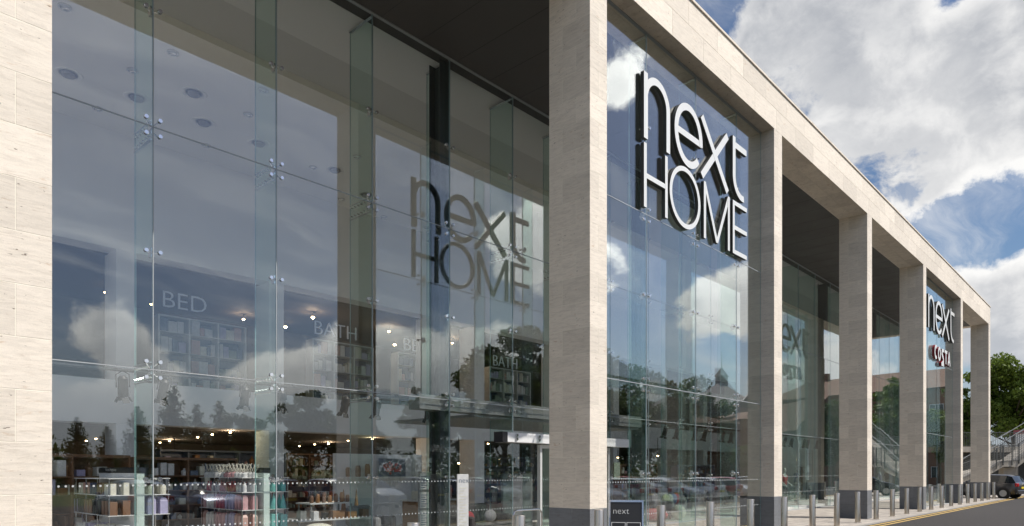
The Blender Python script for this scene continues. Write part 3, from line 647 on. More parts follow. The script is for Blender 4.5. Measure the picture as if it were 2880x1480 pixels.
# clothes rails etc. in deep shop (dark, faint)
# ------------------------------------------------------------------ wall shelving deep in the lower shop
def wall_unit(x, y, rz, w, label, cols, z0=.02, h=2.2, warm='wood'):
    u = thing('wall_shelving', (x, y, z0), rz, label=label, cat='shelving'); n = max(2, int(w / .9) + 1)
    b = MB()
    for k in range(n): xx = -w / 2 + w * k / (n - 1); b.box(xx - .02, xx + .02, 0, .42, 0, h)
    b.box(-w / 2, w / 2, .421, .45, 0, h); b.box(-w / 2 - .02, w / 2 + .02, 0, .45, h + .001, h + .06); b.build('frame', warm, u)
    for q_ in range(5):
        zz = .12 + q_ * (h - .3) / 4.6
        b = MB(); b.box(-w / 2 + .021, w / 2 - .021, .01, .42, zz, zz + .02); b.build('shelf', warm, u)
        b = MB(); xx = -w / 2 + .06
        while xx < w / 2 - .15:
            ww = rnd.uniform(.06, .2); hh = rnd.uniform(.1, .32)
            mi = rnd.randrange(len(cols)); t_ = rnd.random()
            if t_ < .55: b.cbox(xx, xx + ww, .06, .3, zz + .022, zz + .022 + hh, .008, mi)
            elif t_ < .85: b.lathe([(ww * .4, 0), (ww * .45, hh * .6), (ww * .15, hh * .8), (ww * .15, hh), (.001, hh)], 8, mi, at=(xx + ww / 2, .16, zz + .021))
            xx += ww + rnd.uniform(.01, .06)
        b.build('goods', cols, u, kind='stuff')
    return u
WC = ['p_cream', 'p_white', 'p_brown', 'p_slate', 'p_blush', 'p_sage', 'p_amber', 'p_lilac']
for i, (px, Y_, rz, w, nm, cc) in enumerate([(205, 15.0, 20, 2.4, 'pale goods in the nearest left corner', WC), (300, 18.2, 0, 2.6, 'mixed goods behind the left window stand', ['p_slate', 'p_white', 'p_lilac', 'p_black']), (530, 17.0, 0, 2.4, 'dark goods between the two window stands', ['p_slate', 'p_black', 'p_white', 'p_cream']),
                                             (640, 24.0, 0, 4.5, 'linen seen deep in the second opening', WC), (900, 25.5, 0, 5.0, 'vases seen deep behind the white partition', ['p_amber', 'p_brown', 'p_cream', 'p_sage']), (1110, 19.0, 10, 1.8, 'gifts left of the dark steel column', WC),
                                             (1130, 27.0, 0, 4.5, 'boxes deep behind the poster stand', ['p_cream', 'p_white', 'p_blush', 'p_slate']), (1420, 24.0, 0, 5.0, 'goods deep behind the security gates', WC), (1800, 17.0, 0, 3.0, 'goods behind the front glass screen, left part', WC), (1960, 17.4, 0, 4.0, 'goods behind the front glass screen, right part', WC),
                                             (2300, 18.0, 0, 6.0, 'goods behind the mannequins', ['p_teal', 'p_white', 'p_navy', 'p_slate'])]):
    wall_unit(pxY(px, Y_), Y_, R(rz), w, 'shelving with ' + nm, cc, warm='p_slate' if i % 2 else 'p_brown', h=1.9 if Y_ < 20 else 2.3)
for (px, py, e) in [(477, 1240, 30), (648, 1216, 26), (924, 1247, 30), (1047, 1235, 26), (685, 898, 12), (880, 893, 14), (1094, 932, 14), (1272, 965, 14)]:
    zz = 2.9 if py > 1200 else 7.4          # the light of eight of the glowing shop lamps above
    t = (zz - EYE) * F / (HOR - py); x, y = gpt(px, t)
    l_ = bpy.data.lights.new('shop_lamp_light', 'POINT'); l_.energy = e; l_.color = (1, .74, .48); l_.shadow_soft_size = .04
    lo = bpy.data.objects.new('shop_lamp_light', l_); COL.objects.link(lo); lo.location = (x, y, zz - .09)
# ------------------------------------------------------------------ window gondolas with products
def gondola(x, y, left, right, lab, k0):
    r = thing('display_stand', (x, y, .02), label=lab, cat='display stand')
    b = MB(); b.box(-.06, .06, 0, 1.95, 0, 1.60); b.build('panel', 'edge' if False else 'white', r)
    b = MB(); b.box(-.07, .07, -.01, 1.95, 1.602, 1.70); b.build('header', 'black', r)
    o = text_mesh('Home Fragrance', .085, .001, 'lettering', 'ledw', (-.073, 1.55, 1.632), (R(90), 0, R(-90)), r)
    for side in (-1, 1):
        b = MB()
        for yy in (.05, .65, 1.25, 1.85):
            b.box(side * .47 - .008, side * .47 + .008, yy - .008, yy + .008, 0, 1.5)
        b.build('upright', 'steel', r)
        for sz in (.12, .5, .88, 1.22, 1.5):
            b = MB(); a, c_ = sorted((side * .062, side * .49)); b.box(a, c_, .02, 1.9, sz, sz + .012); b.build('glass_shelf', 'p_white', r)  # opaque white stands in for the bright lit edges of the glass
    out = []
    def item(kind, m, px, py, pz, w, d, h, lab_, grp):
        b = MB()
        if kind == 'box': b.cbox(-w / 2, w / 2, -d / 2, d / 2, 0, h, .005)
        elif kind == 'bottle': b.lathe([(w * .5, 0), (w * .5, h * .55), (w * .46, h * .66), (w * .16, h * .76), (w * .15, h * .92), (w * .19, h * .93), (w * .19, h), (.001, h)], 12)
        elif kind == 'cone': b.lathe([(w * .5, 0), (w * .52, h * .1), (w * .08, h * .95), (.001, h)], 12)
        elif kind == 'bag': b.loft([[(-w / 2, -d / 2, 0), (w / 2, -d / 2, 0), (w / 2, d / 2, 0), (-w / 2, d / 2, 0)], [(-w / 2, -d / 2, h * .8), (w / 2, -d / 2, h * .8), (w / 2, d / 2, h * .8), (-w / 2, d / 2, h * .8)], [(-w * .3, -d * .12, h), (w * .3, -d * .12, h), (w * .3, d * .12, h), (-w * .3, d * .12, h)]])
        elif kind == 'jar': b.lathe([(w * .42, 0), (w * .5, h * .15), (w * .5, h * .75), (w * .4, h * .85), (w * .42, h), (.001, h)], 12)
        elif kind == 'reeds':
            b.lathe([(w * .5, 0), (w * .5, h * .35), (w * .2, h * .45), (w * .22, h * .5)], 10)
            for q in range(6):
                a = q * 1.05; b.cyl((0, 0, h * .3), (math.cos(a) * w * .9, math.sin(a) * w * .9, h * 1.2), .004, n=5, mi=1)
        nm = {'box': 'gift_box', 'bottle': 'bottle', 'cone': 'teal_bottle' if False else 'cone_bottle', 'bag': 'gift_bag', 'jar': 'candle_jar', 'reeds': 'reed_diffuser'}[kind]
        o = b.build(nm, [m, 'p_cream'], smooth=kind not in ('box', 'bag'), label=lab_, cat=nm.replace('_', ' '), group=grp)
        o.location = (px, py, pz)
    levels = [.12, .5, .88, 1.22, 1.5]
    for side, spec, sn in ((-1, left, 'left'), (1, right, 'right')):
        for li, (kind, cols, w, h) in spec.items():
            for depth in range(2):
                yy = .10; j = 0
                while yy < 1.8:
                    m = cols[(j // 3) % len(cols)]
                    nmx = {'box': 'gift box', 'bottle': 'bottle', 'cone': 'cone bottle', 'bag': 'gift bag', 'jar': 'candle jar', 'reeds': 'reed diffuser'}[kind]
                    item(kind, m, x + side * (.40 - depth * .2), y + yy, .02 + levels[li] + .0125, w, w * .8, h * rnd.uniform(.92, 1.05),
                         '%s %s on the %s shelf, %s side of the %s window display stand' % (m[2:], nmx, ['lowest', 'second', 'middle', 'upper', 'top'][li], sn, k0),
                         '%ss on %s side of the %s stand, shelf %s' % (nmx, sn, k0, ['lowest', 'second', 'middle', 'upper', 'top'][li]))
                    yy += w + rnd.uniform(.02, .06); j += 1
gondola(4.32, 12.6, {3: ('box', ['p_cream', 'p_brown', 'p_navy', 'p_blush'], .09, .2), 2: ('box', ['p_brown', 'p_black'], .12, .24), 1: ('box', ['p_white', 'p_cream', 'p_lilac'], .11, .2), 0: ('box', ['p_blush', 'p_crimson'], .09, .3)},
        {3: ('jar', ['p_cream', 'p_pink'], .1, .16), 2: ('bag', ['p_lilac'], .13, .3), 1: ('jar', ['p_white', 'p_cream'], .1, .12), 0: ('box', ['p_lilac'], .12, .2)},
        'white panelled glass-shelved display stand, left one of two in the nearest window', 'left')
gondola(6.60, 12.6, {4: ('reeds', ['p_white', 'p_pink', 'p_white'], .11, .22), 3: ('bottle', ['p_white', 'p_crimson', 'p_pink'], .08, .2), 2: ('bag', ['p_pink', 'p_lilac', 'p_crimson', 'p_white'], .10, .28), 1: ('bag', ['p_blush', 'p_lilac', 'p_pink', 'p_white'], .10, .3), 0: ('bag', ['p_crimson', 'p_pink'], .12, .3)},
        {3: ('jar', ['p_teal'], .1, .18), 2: ('cone', ['p_teal'], .13, .3), 1: ('box', ['p_teal', 'p_white'], .13, .28), 0: ('box', ['p_teal'], .13, .2)},
        'white panelled glass-shelved display stand with red and teal goods, right one in the nearest window', 'right')
# ------------------------------------------------------------------ tables, furniture and posters on the shop floor
def table(name, x, y, rz, w, d, h, tiers, label):
    r = thing(name, (x, y, .02), rz, label=label, cat='table')
    for k, (ww, dd, hh) in enumerate(tiers):
        b = MB(); b.cbox(-ww / 2, ww / 2, -dd / 2, dd / 2, hh, hh + .03, .006); b.build('top', 'ledw', r)
        z0 = tiers[k - 1][2] + .03 if k else 0
        for sx in (-1, 1):
            for sy in (-1, 1):
                b = MB(); b.box(sx * (ww / 2 - .05) - .015, sx * (ww / 2 - .05) + .015, sy * (dd / 2 - .05) - .015, sy * (dd / 2 - .05) + .015, z0, hh); b.build('leg', 'galv', r)
    return r
tx, ty = gpt(915, 15.2)
table('display_table', tx, ty, .0, 1.8, .9, .6, [(1.9, 1.0, .58), (1.1, .6, .92)], 'two-tier pale display table with wooden boxes beside the red-goods stand')
def loose(kind, m, x, y, z, w, h, label, name, cat, rz=0, d=None):
    b = MB(); d = d or w
    if kind == 'box': b.cbox(-w / 2, w / 2, -d / 2, d / 2, 0, h, .006)
    if kind == 'jar': b.lathe([(w * .4, 0), (w * .5, h * .1), (w * .5, h * .8), (w * .35, h), (.001, h)], 14)
    if kind == 'cone': b.lathe([(w * .5, 0), (w * .1, h * .9), (.001, h)], 12)
    if kind == 'cushion': b.sph((0, 0, h / 2), w / 2, 16, 8, sc=(1, d / w, h / w))
    o = b.build(name, m, smooth=kind != 'box', label=label, cat=cat); o.location = (x, y, z); o.rotation_euler = (0, 0, rz); return o
for k, (dx, m, w, h, l) in enumerate([(-.8, 'p_cream', .14, .2, 'cream box at the left end of the lower table top'), (-.5, 'p_white', .12, .18, 'white patterned box on the lower table top'), (-.25, 'p_black', .1, .15, 'small black box on the lower table top'), (.05, 'wood', .3, .17, 'brown wooden crate in the middle of the lower table top'), (.4, 'p_amber', .22, .14, 'amber box right of the wooden crate'), (.75, 'p_brown', .16, .18, 'dark brown box at the right end of the lower table top')]):
    loose('box', m, tx + dx, ty - .38, .63, w, h, l, 'gift_box', 'gift box', d=.16)
for k in range(7):
    loose('jar', 'p_amber' if k % 2 else 'p_brown', tx - .45 + k * .15, ty - .18, .972, .09, .16 + .03 * (k % 3), 'amber glass jar, %s from the left on the upper table top' % ords[k], 'glass_jar', 'jar')
for k in range(2): loose('cone', 'p_amber', tx + .7 + .35 * k, ty + .35, .63, .14, .62, 'tall slim brown cone at the right of the table, %s one' % ('nearer' if k == 0 else 'farther'), 'cone_ornament', 'ornament')
cx_, cy_ = gpt(895, 12.9); loose('cushion', 'p_cream', cx_, cy_, .52, .55, .16, 'pale cushion lying in front of the display table', 'cushion', 'cushion', d=.4)
b = MB(); b.cbox(-.3, .3, -.3, .3, 0, .5, .01); o = b.build('display_plinth', 'white', label='low white plinth under the pale cushion', cat='plinth'); o.location = (cx_, cy_, .02)
# partition with shelf and flower picture
xp, yp = gpt(820, 21.5); xq, yq = gpt(972, 21.0)
pr = thing('shop_partition', (xp, 17.2, .02), label='white free-standing wall with shelf and flower picture on the lower shop floor', cat='partition')
L_ = 3.0
b = MB(); b.box(0, L_, 0, .14, 0, 2.15); b.build('wall', 'white', pr)
b = MB(); b.box(.05, L_ - .3, -.3, -.002, 1.42, 1.47); b.build('shelf', 'white', pr)
b = MB(); b.box(L_ - .22, L_ + .05, -.18, -.002, 0, 2.16); b.build('end_pier', 'ledw', pr)
pc = MB(); pc.box(.0, 1.0, -.03, 0, 0, .55); o = pc.build('picture', 'p_slate', label='framed picture of red flowers standing on the partition shelf', cat='picture'); o.location = (xp + 1.4, 17.05, 1.49)
fl = MB()
for k in range(26): a = rnd.uniform(0, 6.28); q = rnd.uniform(0, 1) ** .5; fl.sph((.5 + .36 * q * math.cos(a), -.035, .26 + .17 * q * math.sin(a)), .05, 8, 4, sc=(1, .3, 1))
f_ = fl.build('flowers', 'p_crimson'); f_.parent = o
for k in range(3): loose('jar', ['wood', 'p_brown', 'p_amber'][k], xp + .3 + .33 * k, 17.0, 1.49, .16, .28 + .05 * k, '%s vase on the partition shelf, left of the picture' % ['wooden', 'dark brown', 'amber'][k], 'vase', 'vase')
def stand_poster(px, t, w, h, label, frames, col='white', head=None):
    x, y = gpt(px, t); rz = R(-20); r = thing('poster_stand', (x, y, .02), rz, label=label, cat='poster stand')
    b = MB(); b.cbox(-w / 2, w / 2, -.02, .02, .05, h, .006); b.build('panel', 'p_white' if col == 'white' else col, r)
    b = MB(); b.cbox(-w / 2, w / 2, -.15, .15, 0, .045, .006); b.build('foot', 'galv', r)
    for i in range(frames):
        z1 = h - .04 - i * .42; b = MB(); b.box(-w / 2 + .03, w / 2 - .03, -.03, -.022, z1 - .36, z1); b.build('sheet', 'ledw', r)
        b = MB()
        for q in range(6): b.box(-w / 2 + .06, w / 2 - .06 - .05 * (q % 2), -.034, -.031, z1 - .07 - q * .05, z1 - .055 - q * .05)
        b.build('print', 'p_slate', r)
    if head:
        text_mesh(head, .16, .001, 'lettering', 'p_slate', (-w / 2 + .03, -.024, h - .18), (R(90), 0, 0), r)
        b = MB()
        for q in range(16): b.box(-w / 2 + .05, w / 2 - .05 - .04 * (q % 3), -.024, -.021, h - .3 - q * .06, h - .285 - q * .06)
        b.build('print', 'p_cream', r)
stand_poster(1192, 15.6, .27, 1.62, 'narrow grey poster stand with three framed sheets beside the dark steel column', 3, 'galv')
stand_poster(1301, 14.6, .26, 1.57, 'tall narrow white poster stand headed by a word, right of the dark steel column', 0, 'white', 'next')
for k, (px, t) in enumerate([(1440, 17.0), (1470, 18.8)]):
    x, y = gpt(px, t); b = MB(); b.cbox(-.28, .28, -.05, .05, 0, 1.58, .04); o = b.build('security_gate', 'galv' if k else 'cloth_grey', label='grey upright security gate inside the entrance, %s one' % ('nearer' if k == 0 else 'farther'), cat='security gate'); o.location = (x, y, .02); o.rotation_euler = (0, 0, R(-30))
# barrier hoop
x, y = gpt(1452, 13.6); b = MB(); pts = [(-.42, 0, 0), (-.42, 0, .82), (-.38, 0, .88), (-.32, 0, .9), (.32, 0, .9), (.38, 0, .88), (.42, 0, .82), (.42, 0, 0)]; b.tube(pts, .016)
o = b.build('hoop_barrier', 'steel', label='rounded steel hoop barrier beside the entrance door', cat='barrier'); o.location = (x, y - .3, 0)
def sofa(x, y, rz, w, m, label):
    r = thing('sofa', (x, y, .02), rz, label=label, cat='sofa')
    b = MB(); b.cbox(-w / 2, w / 2, -.4, .4, .1, .42, .04); b.build('seat', m, r)
    b = MB(); b.cbox(-w / 2, w / 2, .25, .45, .40, .85, .05); b.build('backrest', m, r)
    for s in (-1, 1): b = MB(); a, c_ = sorted((s * w / 2, s * (w / 2 - .18))); b.cbox(a, c_, -.42, .3, .12, .62, .04); b.build('armrest', m, r)
    for s in (-1, 1):
        for q in (-.3, .35): b = MB(); b.cyl((s * (w / 2 - .1), q, 0), (s * (w / 2 - .1), q, .1), .025); b.build('leg', 'wood', r)
    return r
x, y = gpt(1345, 16.2); sofa(x, y, R(10), 1.7, 'cloth_dark', 'dark sofa with striped cushions behind the hoop barrier')
loose('cushion', 'cloth_red', x - .4, y - .05, .44, .42, .3, 'red striped cushion on the dark sofa, left one', 'cushion', 'cushion', d=.16)
loose('cushion', 'cloth_grey', x + .35, y - .05, .44, .4, .3, 'grey cushion on the dark sofa, right one', 'cushion', 'cushion', d=.16)
x, y = gpt(1045, 15.6); b = MB(); 
r = sofa(x, y, R(20), .8, 'cloth_grey', 'grey upholstered armchair right of the display table')
x, y = gpt(1215, 17.2); r = thing('counter', (x, y, .02), label='pale counter with stacked parcels behind the dark steel column', cat='counter'); b = MB(); b.cbox(-.7, .7, -.3, .3, 0, .9, .01); b.build('body', 'wood', r); b = MB(); b.cbox(-.74, .74, -.34, .34, .902, .94, .008); b.build('top', 'ledw', r)
for k in range(3): loose('box', ['p_cream', 'p_white', 'p_blush'][k], x - .4 + .4 * k, y, .965, .28, .2 + .07 * k, '%s parcel on the pale counter' % ['cream', 'white', 'blush'][k], 'parcel', 'parcel')
# items behind the front screen: garden set
xs_, ys_ = pxY(1890, 9.4), 9.6
YP = 12.6
x = pxY(1880, YP); r = sofa(x, YP, R(15), 2.0, 'cloth_grey', 'grey garden sofa heaped with cushions behind the front glass screen')
for k, (dx, m, l) in enumerate([(-.65, 'cloth_green', 'sage green cushion'), (-.2, 'p_cream', 'cream cushion'), (.3, 'cloth_blue', 'blue cushion'), (.65, 'cloth_red', 'red cushion')]):
    loose('cushion', m, x + dx, YP - .1 + dx * .25, .46, .46, .4, l + ' on the grey garden sofa', 'cushion', 'cushion', d=.2)
x2 = pxY(1840, 11.9); loose('cushion', 'cloth_red', x2, 11.95, .02, 1.0, .42, 'low red round pouffe in front of the garden sofa', 'pouffe', 'pouffe')
x2 = pxY(1867, 11.8); loose('cushion', 'p_cream', x2 + .8, 11.7, .02, .5, .5, 'round cream pouffe beside the red pouffe', 'pouffe', 'pouffe')
x2 = pxY(2060, 12.6); r = sofa(x2, 12.8, R(15), 1.5, 'cloth_dark', 'dark garden sofa at the right end behind the front glass screen')
# hanging wreath
x = pxY(1897, 12.2); z = zat(1897, 1275, 12.2); b = MB()
for k in range(26): a = k * 2 * math.pi / 26; q = .27 + .03 * (k % 3); b.sph((q * math.cos(a), .02 * (k % 2), q * math.sin(a)), .045, 8, 5)
o = b.build('hanging_wreath', 'clear', smooth=True, label='round wreath of glass baubles hanging behind the front screen', cat='wreath'); o.location = (x, 12.2, z)
# green notice
x = pxY(1735, 11.4); b = MB(); b.box(-.15, .15, -.01, .01, -.25, .25); o = b.build('notice', 'p_sage', label='pale green notice fixed behind the glass left of the front screen', cat='notice'); o.location = (x, 11.4, zat(1735, 1325, 11.4))
# ------------------------------------------------------------------ A-board
x, y = pxY(1757, 7.22), 7.24
ab = thing('a_board', (x + .05, y - .02, 0), R(-58), label='black folding A-board with chalk-white prices on the pavement beside the nearest column', cat='A-board')
for s, nm in ((-1, 'front_panel'), (1, 'rear_panel')):
    mx = Matrix.Translation((0, s * .27, .02)) @ Matrix.Rotation(s * R(14), 4, 'X')
    b = MB(); b.box(-.29, .29, -.01, .01, .03, 1.08, mx=mx); pn = b.build(nm, 'black', ab)
    b = MB()
    for a in ((-.32, -.291, 0, 1.12), (.291, .32, 0, 1.12)): b.box(a[0], a[1], -.02, .02, a[2], a[3], mx=mx)
    b.box(-.29, .29, -.02, .02, 1.081, 1.12, mx=mx); f_ = b.build('frame', 'steel', pn)
mxf = Matrix.Translation((0, -.27, .02)) @ Matrix.Rotation(-R(14), 4, 'X')
def onboard(body, size, lx, lz):
    o = text_mesh(body, size, .001, 'lettering', 'ledw', (0, 0, 0), parent=ab)
    o.matrix_local = mxf @ Matrix.Translation((lx, -.0125, lz)) @ Matrix.Rotation(R(90), 4, 'X')
onboard('next', .17, -.25, .86); onboard('1.99', .12, .03, .52); onboard('1.99', .12, -.25, .52); onboard('FREE', .12, -.08, .22)
b = MB()
for cx2, cz2 in ((-.14, .55), (.14, .55), (.05, .25)):
    for (a0, a1, c0, c1) in ((-.13, .13, -.12, -.11), (-.13, .13, .14, .15), (-.13, -.12, -.11, .14), (.12, .13, -.11, .14)): b.box(cx2 + a0, cx2 + a1, -.0145, -.0125, cz2 + c0, cz2 + c1, mx=mxf)
b.build('price_boxes', 'ledw', ab)
# ------------------------------------------------------------------ mannequins
def figure(name, joints, edges, radii, m, parent=None, lvl=2):
    me = bpy.data.meshes.new(name); me.from_pydata(joints, edges, []); o = bpy.data.objects.new(name, me); COL.objects.link(o)
    sk = o.modifiers.new('skin', 'SKIN'); sk.use_smooth_shade = True
    if not me.skin_vertices: 
        bm = bmesh.new(); bm.from_mesh(me); bm.verts.layers.skin.verify(); bm.to_mesh(me); bm.free()
    for i, r in enumerate(radii):
        me.skin_vertices[0].data[i].radius = r if isinstance(r, tuple) else (r, r)
        me.skin_vertices[0].data[i].use_root = (i == 0)
    sb = o.modifiers.new('sub', 'SUBSURF'); sb.levels = sb.render_levels = lvl
    dg = bpy.context.evaluated_depsgraph_get(); nm = bpy.data.meshes.new_from_object(o.evaluated_get(dg)); bpy.data.objects.remove(o)
    nm.materials.clear(); nm.materials.append(M[m]); nm.polygons.foreach_set('use_smooth', [True] * len(nm.polygons))
    q = bpy.data.objects.new(name, nm); COL.objects.link(q)
    if parent: q.parent = parent
    return q
def mannequin(shirt, trou, armpose=0):
    r = thing('mannequin', cat='mannequin', group='shop-window mannequins')
    J = [(0, 0, .95), (0, 0, 1.12), (0, 0, 1.36), (0, 0, 1.48), (0, 0, 1.55), (0, -.01, 1.66), (0, 0, 1.76)]
    E = [(0, 1), (1, 2), (2, 3), (3, 4), (4, 5), (5, 6)]; Rr = [(.13, .10), (.115, .085), (.14, .10), (.06, .055), (.045, .045), (.078, .095), (.05, .06)]
    for s in (-1, 1):
        k = len(J); J += [(s * .17, 0, 1.40), (s * .22, .02, 1.14 + 0 * armpose), (s * .23, -.06 - .1 * armpose, .92 + .1 * armpose), (s * .225, -.09 - .14 * armpose, .84 + .12 * armpose)]
        E += [(2, k), (k, k + 1), (k + 1, k + 2), (k + 2, k + 3)]; Rr += [.055, .04, .028, .022]
        for f in range(4):
            kk = len(J); J += [(s * (.225) + (f - 1.5) * .004, -.09 - .14 * armpose + (f - 1.5) * .018, .84 + .12 * armpose - .07 + .008 * abs(f - 1.5))]; E.append((k + 3, kk)); Rr.append(.009)
        k = len(J); J += [(s * .09, 0, .86), (s * .10, -.01, .48), (s * .10, .02, .10), (s * .10, -.12, .04)]; E += [(0, k), (k, k + 1), (k + 1, k + 2), (k + 2, k + 3)]; Rr += [.085, .055, .04, .032]
    figure('body', J, E, Rr, 'manq', r)
    J = [(0, 0, .92), (0, 0, 1.12), (0, 0, 1.36), (0, 0, 1.46), (-.17, 0, 1.40), (-.21, .02, 1.2), (.17, 0, 1.40), (.21, .02, 1.2)]
    figure('shirt', J, [(0, 1), (1, 2), (2, 3), (2, 4), (4, 5), (2, 6), (6, 7)], [(.15, .12), (.13, .10), (.155, .115), (.075, .07), .07, .055, .07, .055], shirt, r)
    J = [(0, 0, .98), (-.09, 0, .86), (-.10, -.01, .48), (-.10, .02, .12), (.09, 0, .86), (.10, -.01, .48), (.10, .02, .12)]
    figure('trousers', J, [(0, 1), (1, 2), (2, 3), (0, 4), (4, 5), (5, 6)], [(.14, .11), .1, .07, .06, .1, .07, .06], trou, r)
    b = MB(); b.lathe([(.28, 0), (.28, .012), (.001, .014)], 20); b.build('base_plate', 'steel', r); return r
m1 = mannequin('cloth_blue', 'cloth_grey'); m1.location = (pxY(2239, 12.0), 12.0, .12); m1.rotation_euler = (0, 0, R(35)); m1['label'] = 'white mannequin in a blue shirt, tallest behind the set-back glass past the second column'
m2 = mannequin('cloth_red', 'cloth_dark', 1); m2.location = (pxY(2206, 12.1), 12.1, .05); m2.rotation_euler = (0, 0, R(-10)); m2['label'] = 'mannequin in a red top half hidden by the second stone column'
m3 = mannequin('p_white', 'cloth_grey', 1); m3.location = (pxY(2282, 11.9), 11.9, .12); m3.scale = (.72, .72, .72); m3['label'] = 'child-size mannequin in pale clothes right of the blue-shirted one'; m3.rotation_euler = (0, 0, R(-30))
m4 = inst(m3, (pxY(2250, 12.6), 12.8, .12), R(20), 'child-size mannequin standing behind the blue-shirted one', None, (.78, .78, .78))
m5 = inst(m1, (pxY(2474, 12.2), 12.2, .1), R(0), 'blue-clad mannequin left of the pair in the fourth bay')
m6 = inst(m1, (pxY(2496, 12.4), 12.4, .1), R(60), 'blue-clad mannequin right of the pair in the fourth bay')
b = MB(); b.cbox(28.5, 37, 11.35, 13.4, .02, .12, .01); b.build('window_platform', 'white', label='low white platform carrying the mannequins behind the set-back glass', cat='platform')
b = MB(); b.cbox(40.8, 47.5, 11.35, 13.2, .02, .10, .01); b.build('window_platform', 'white', label='low white platform behind the glass of the fourth bay', cat='platform')
# pale hanging panel and garment rail behind the mannequins
r = thing('banner', (pxY(2272, 13.6), 13.6, 1.2), label='bright tall panel with black rack behind the mannequins', cat='banner'); b = MB(); b.box(-.3, .3, 0, .02, 0, 1.9); b.build('panel', 'signlit', r)
b = MB()
for zz in (.2, .8, 1.4): b.box(-.45, .45, -.1, -.08, zz, zz + .02)
for xx in (-.45, 0, .43): b.box(xx, xx + .02, -.1, -.08, -1.1, 1.6)
b.build('rack', 'black', r)
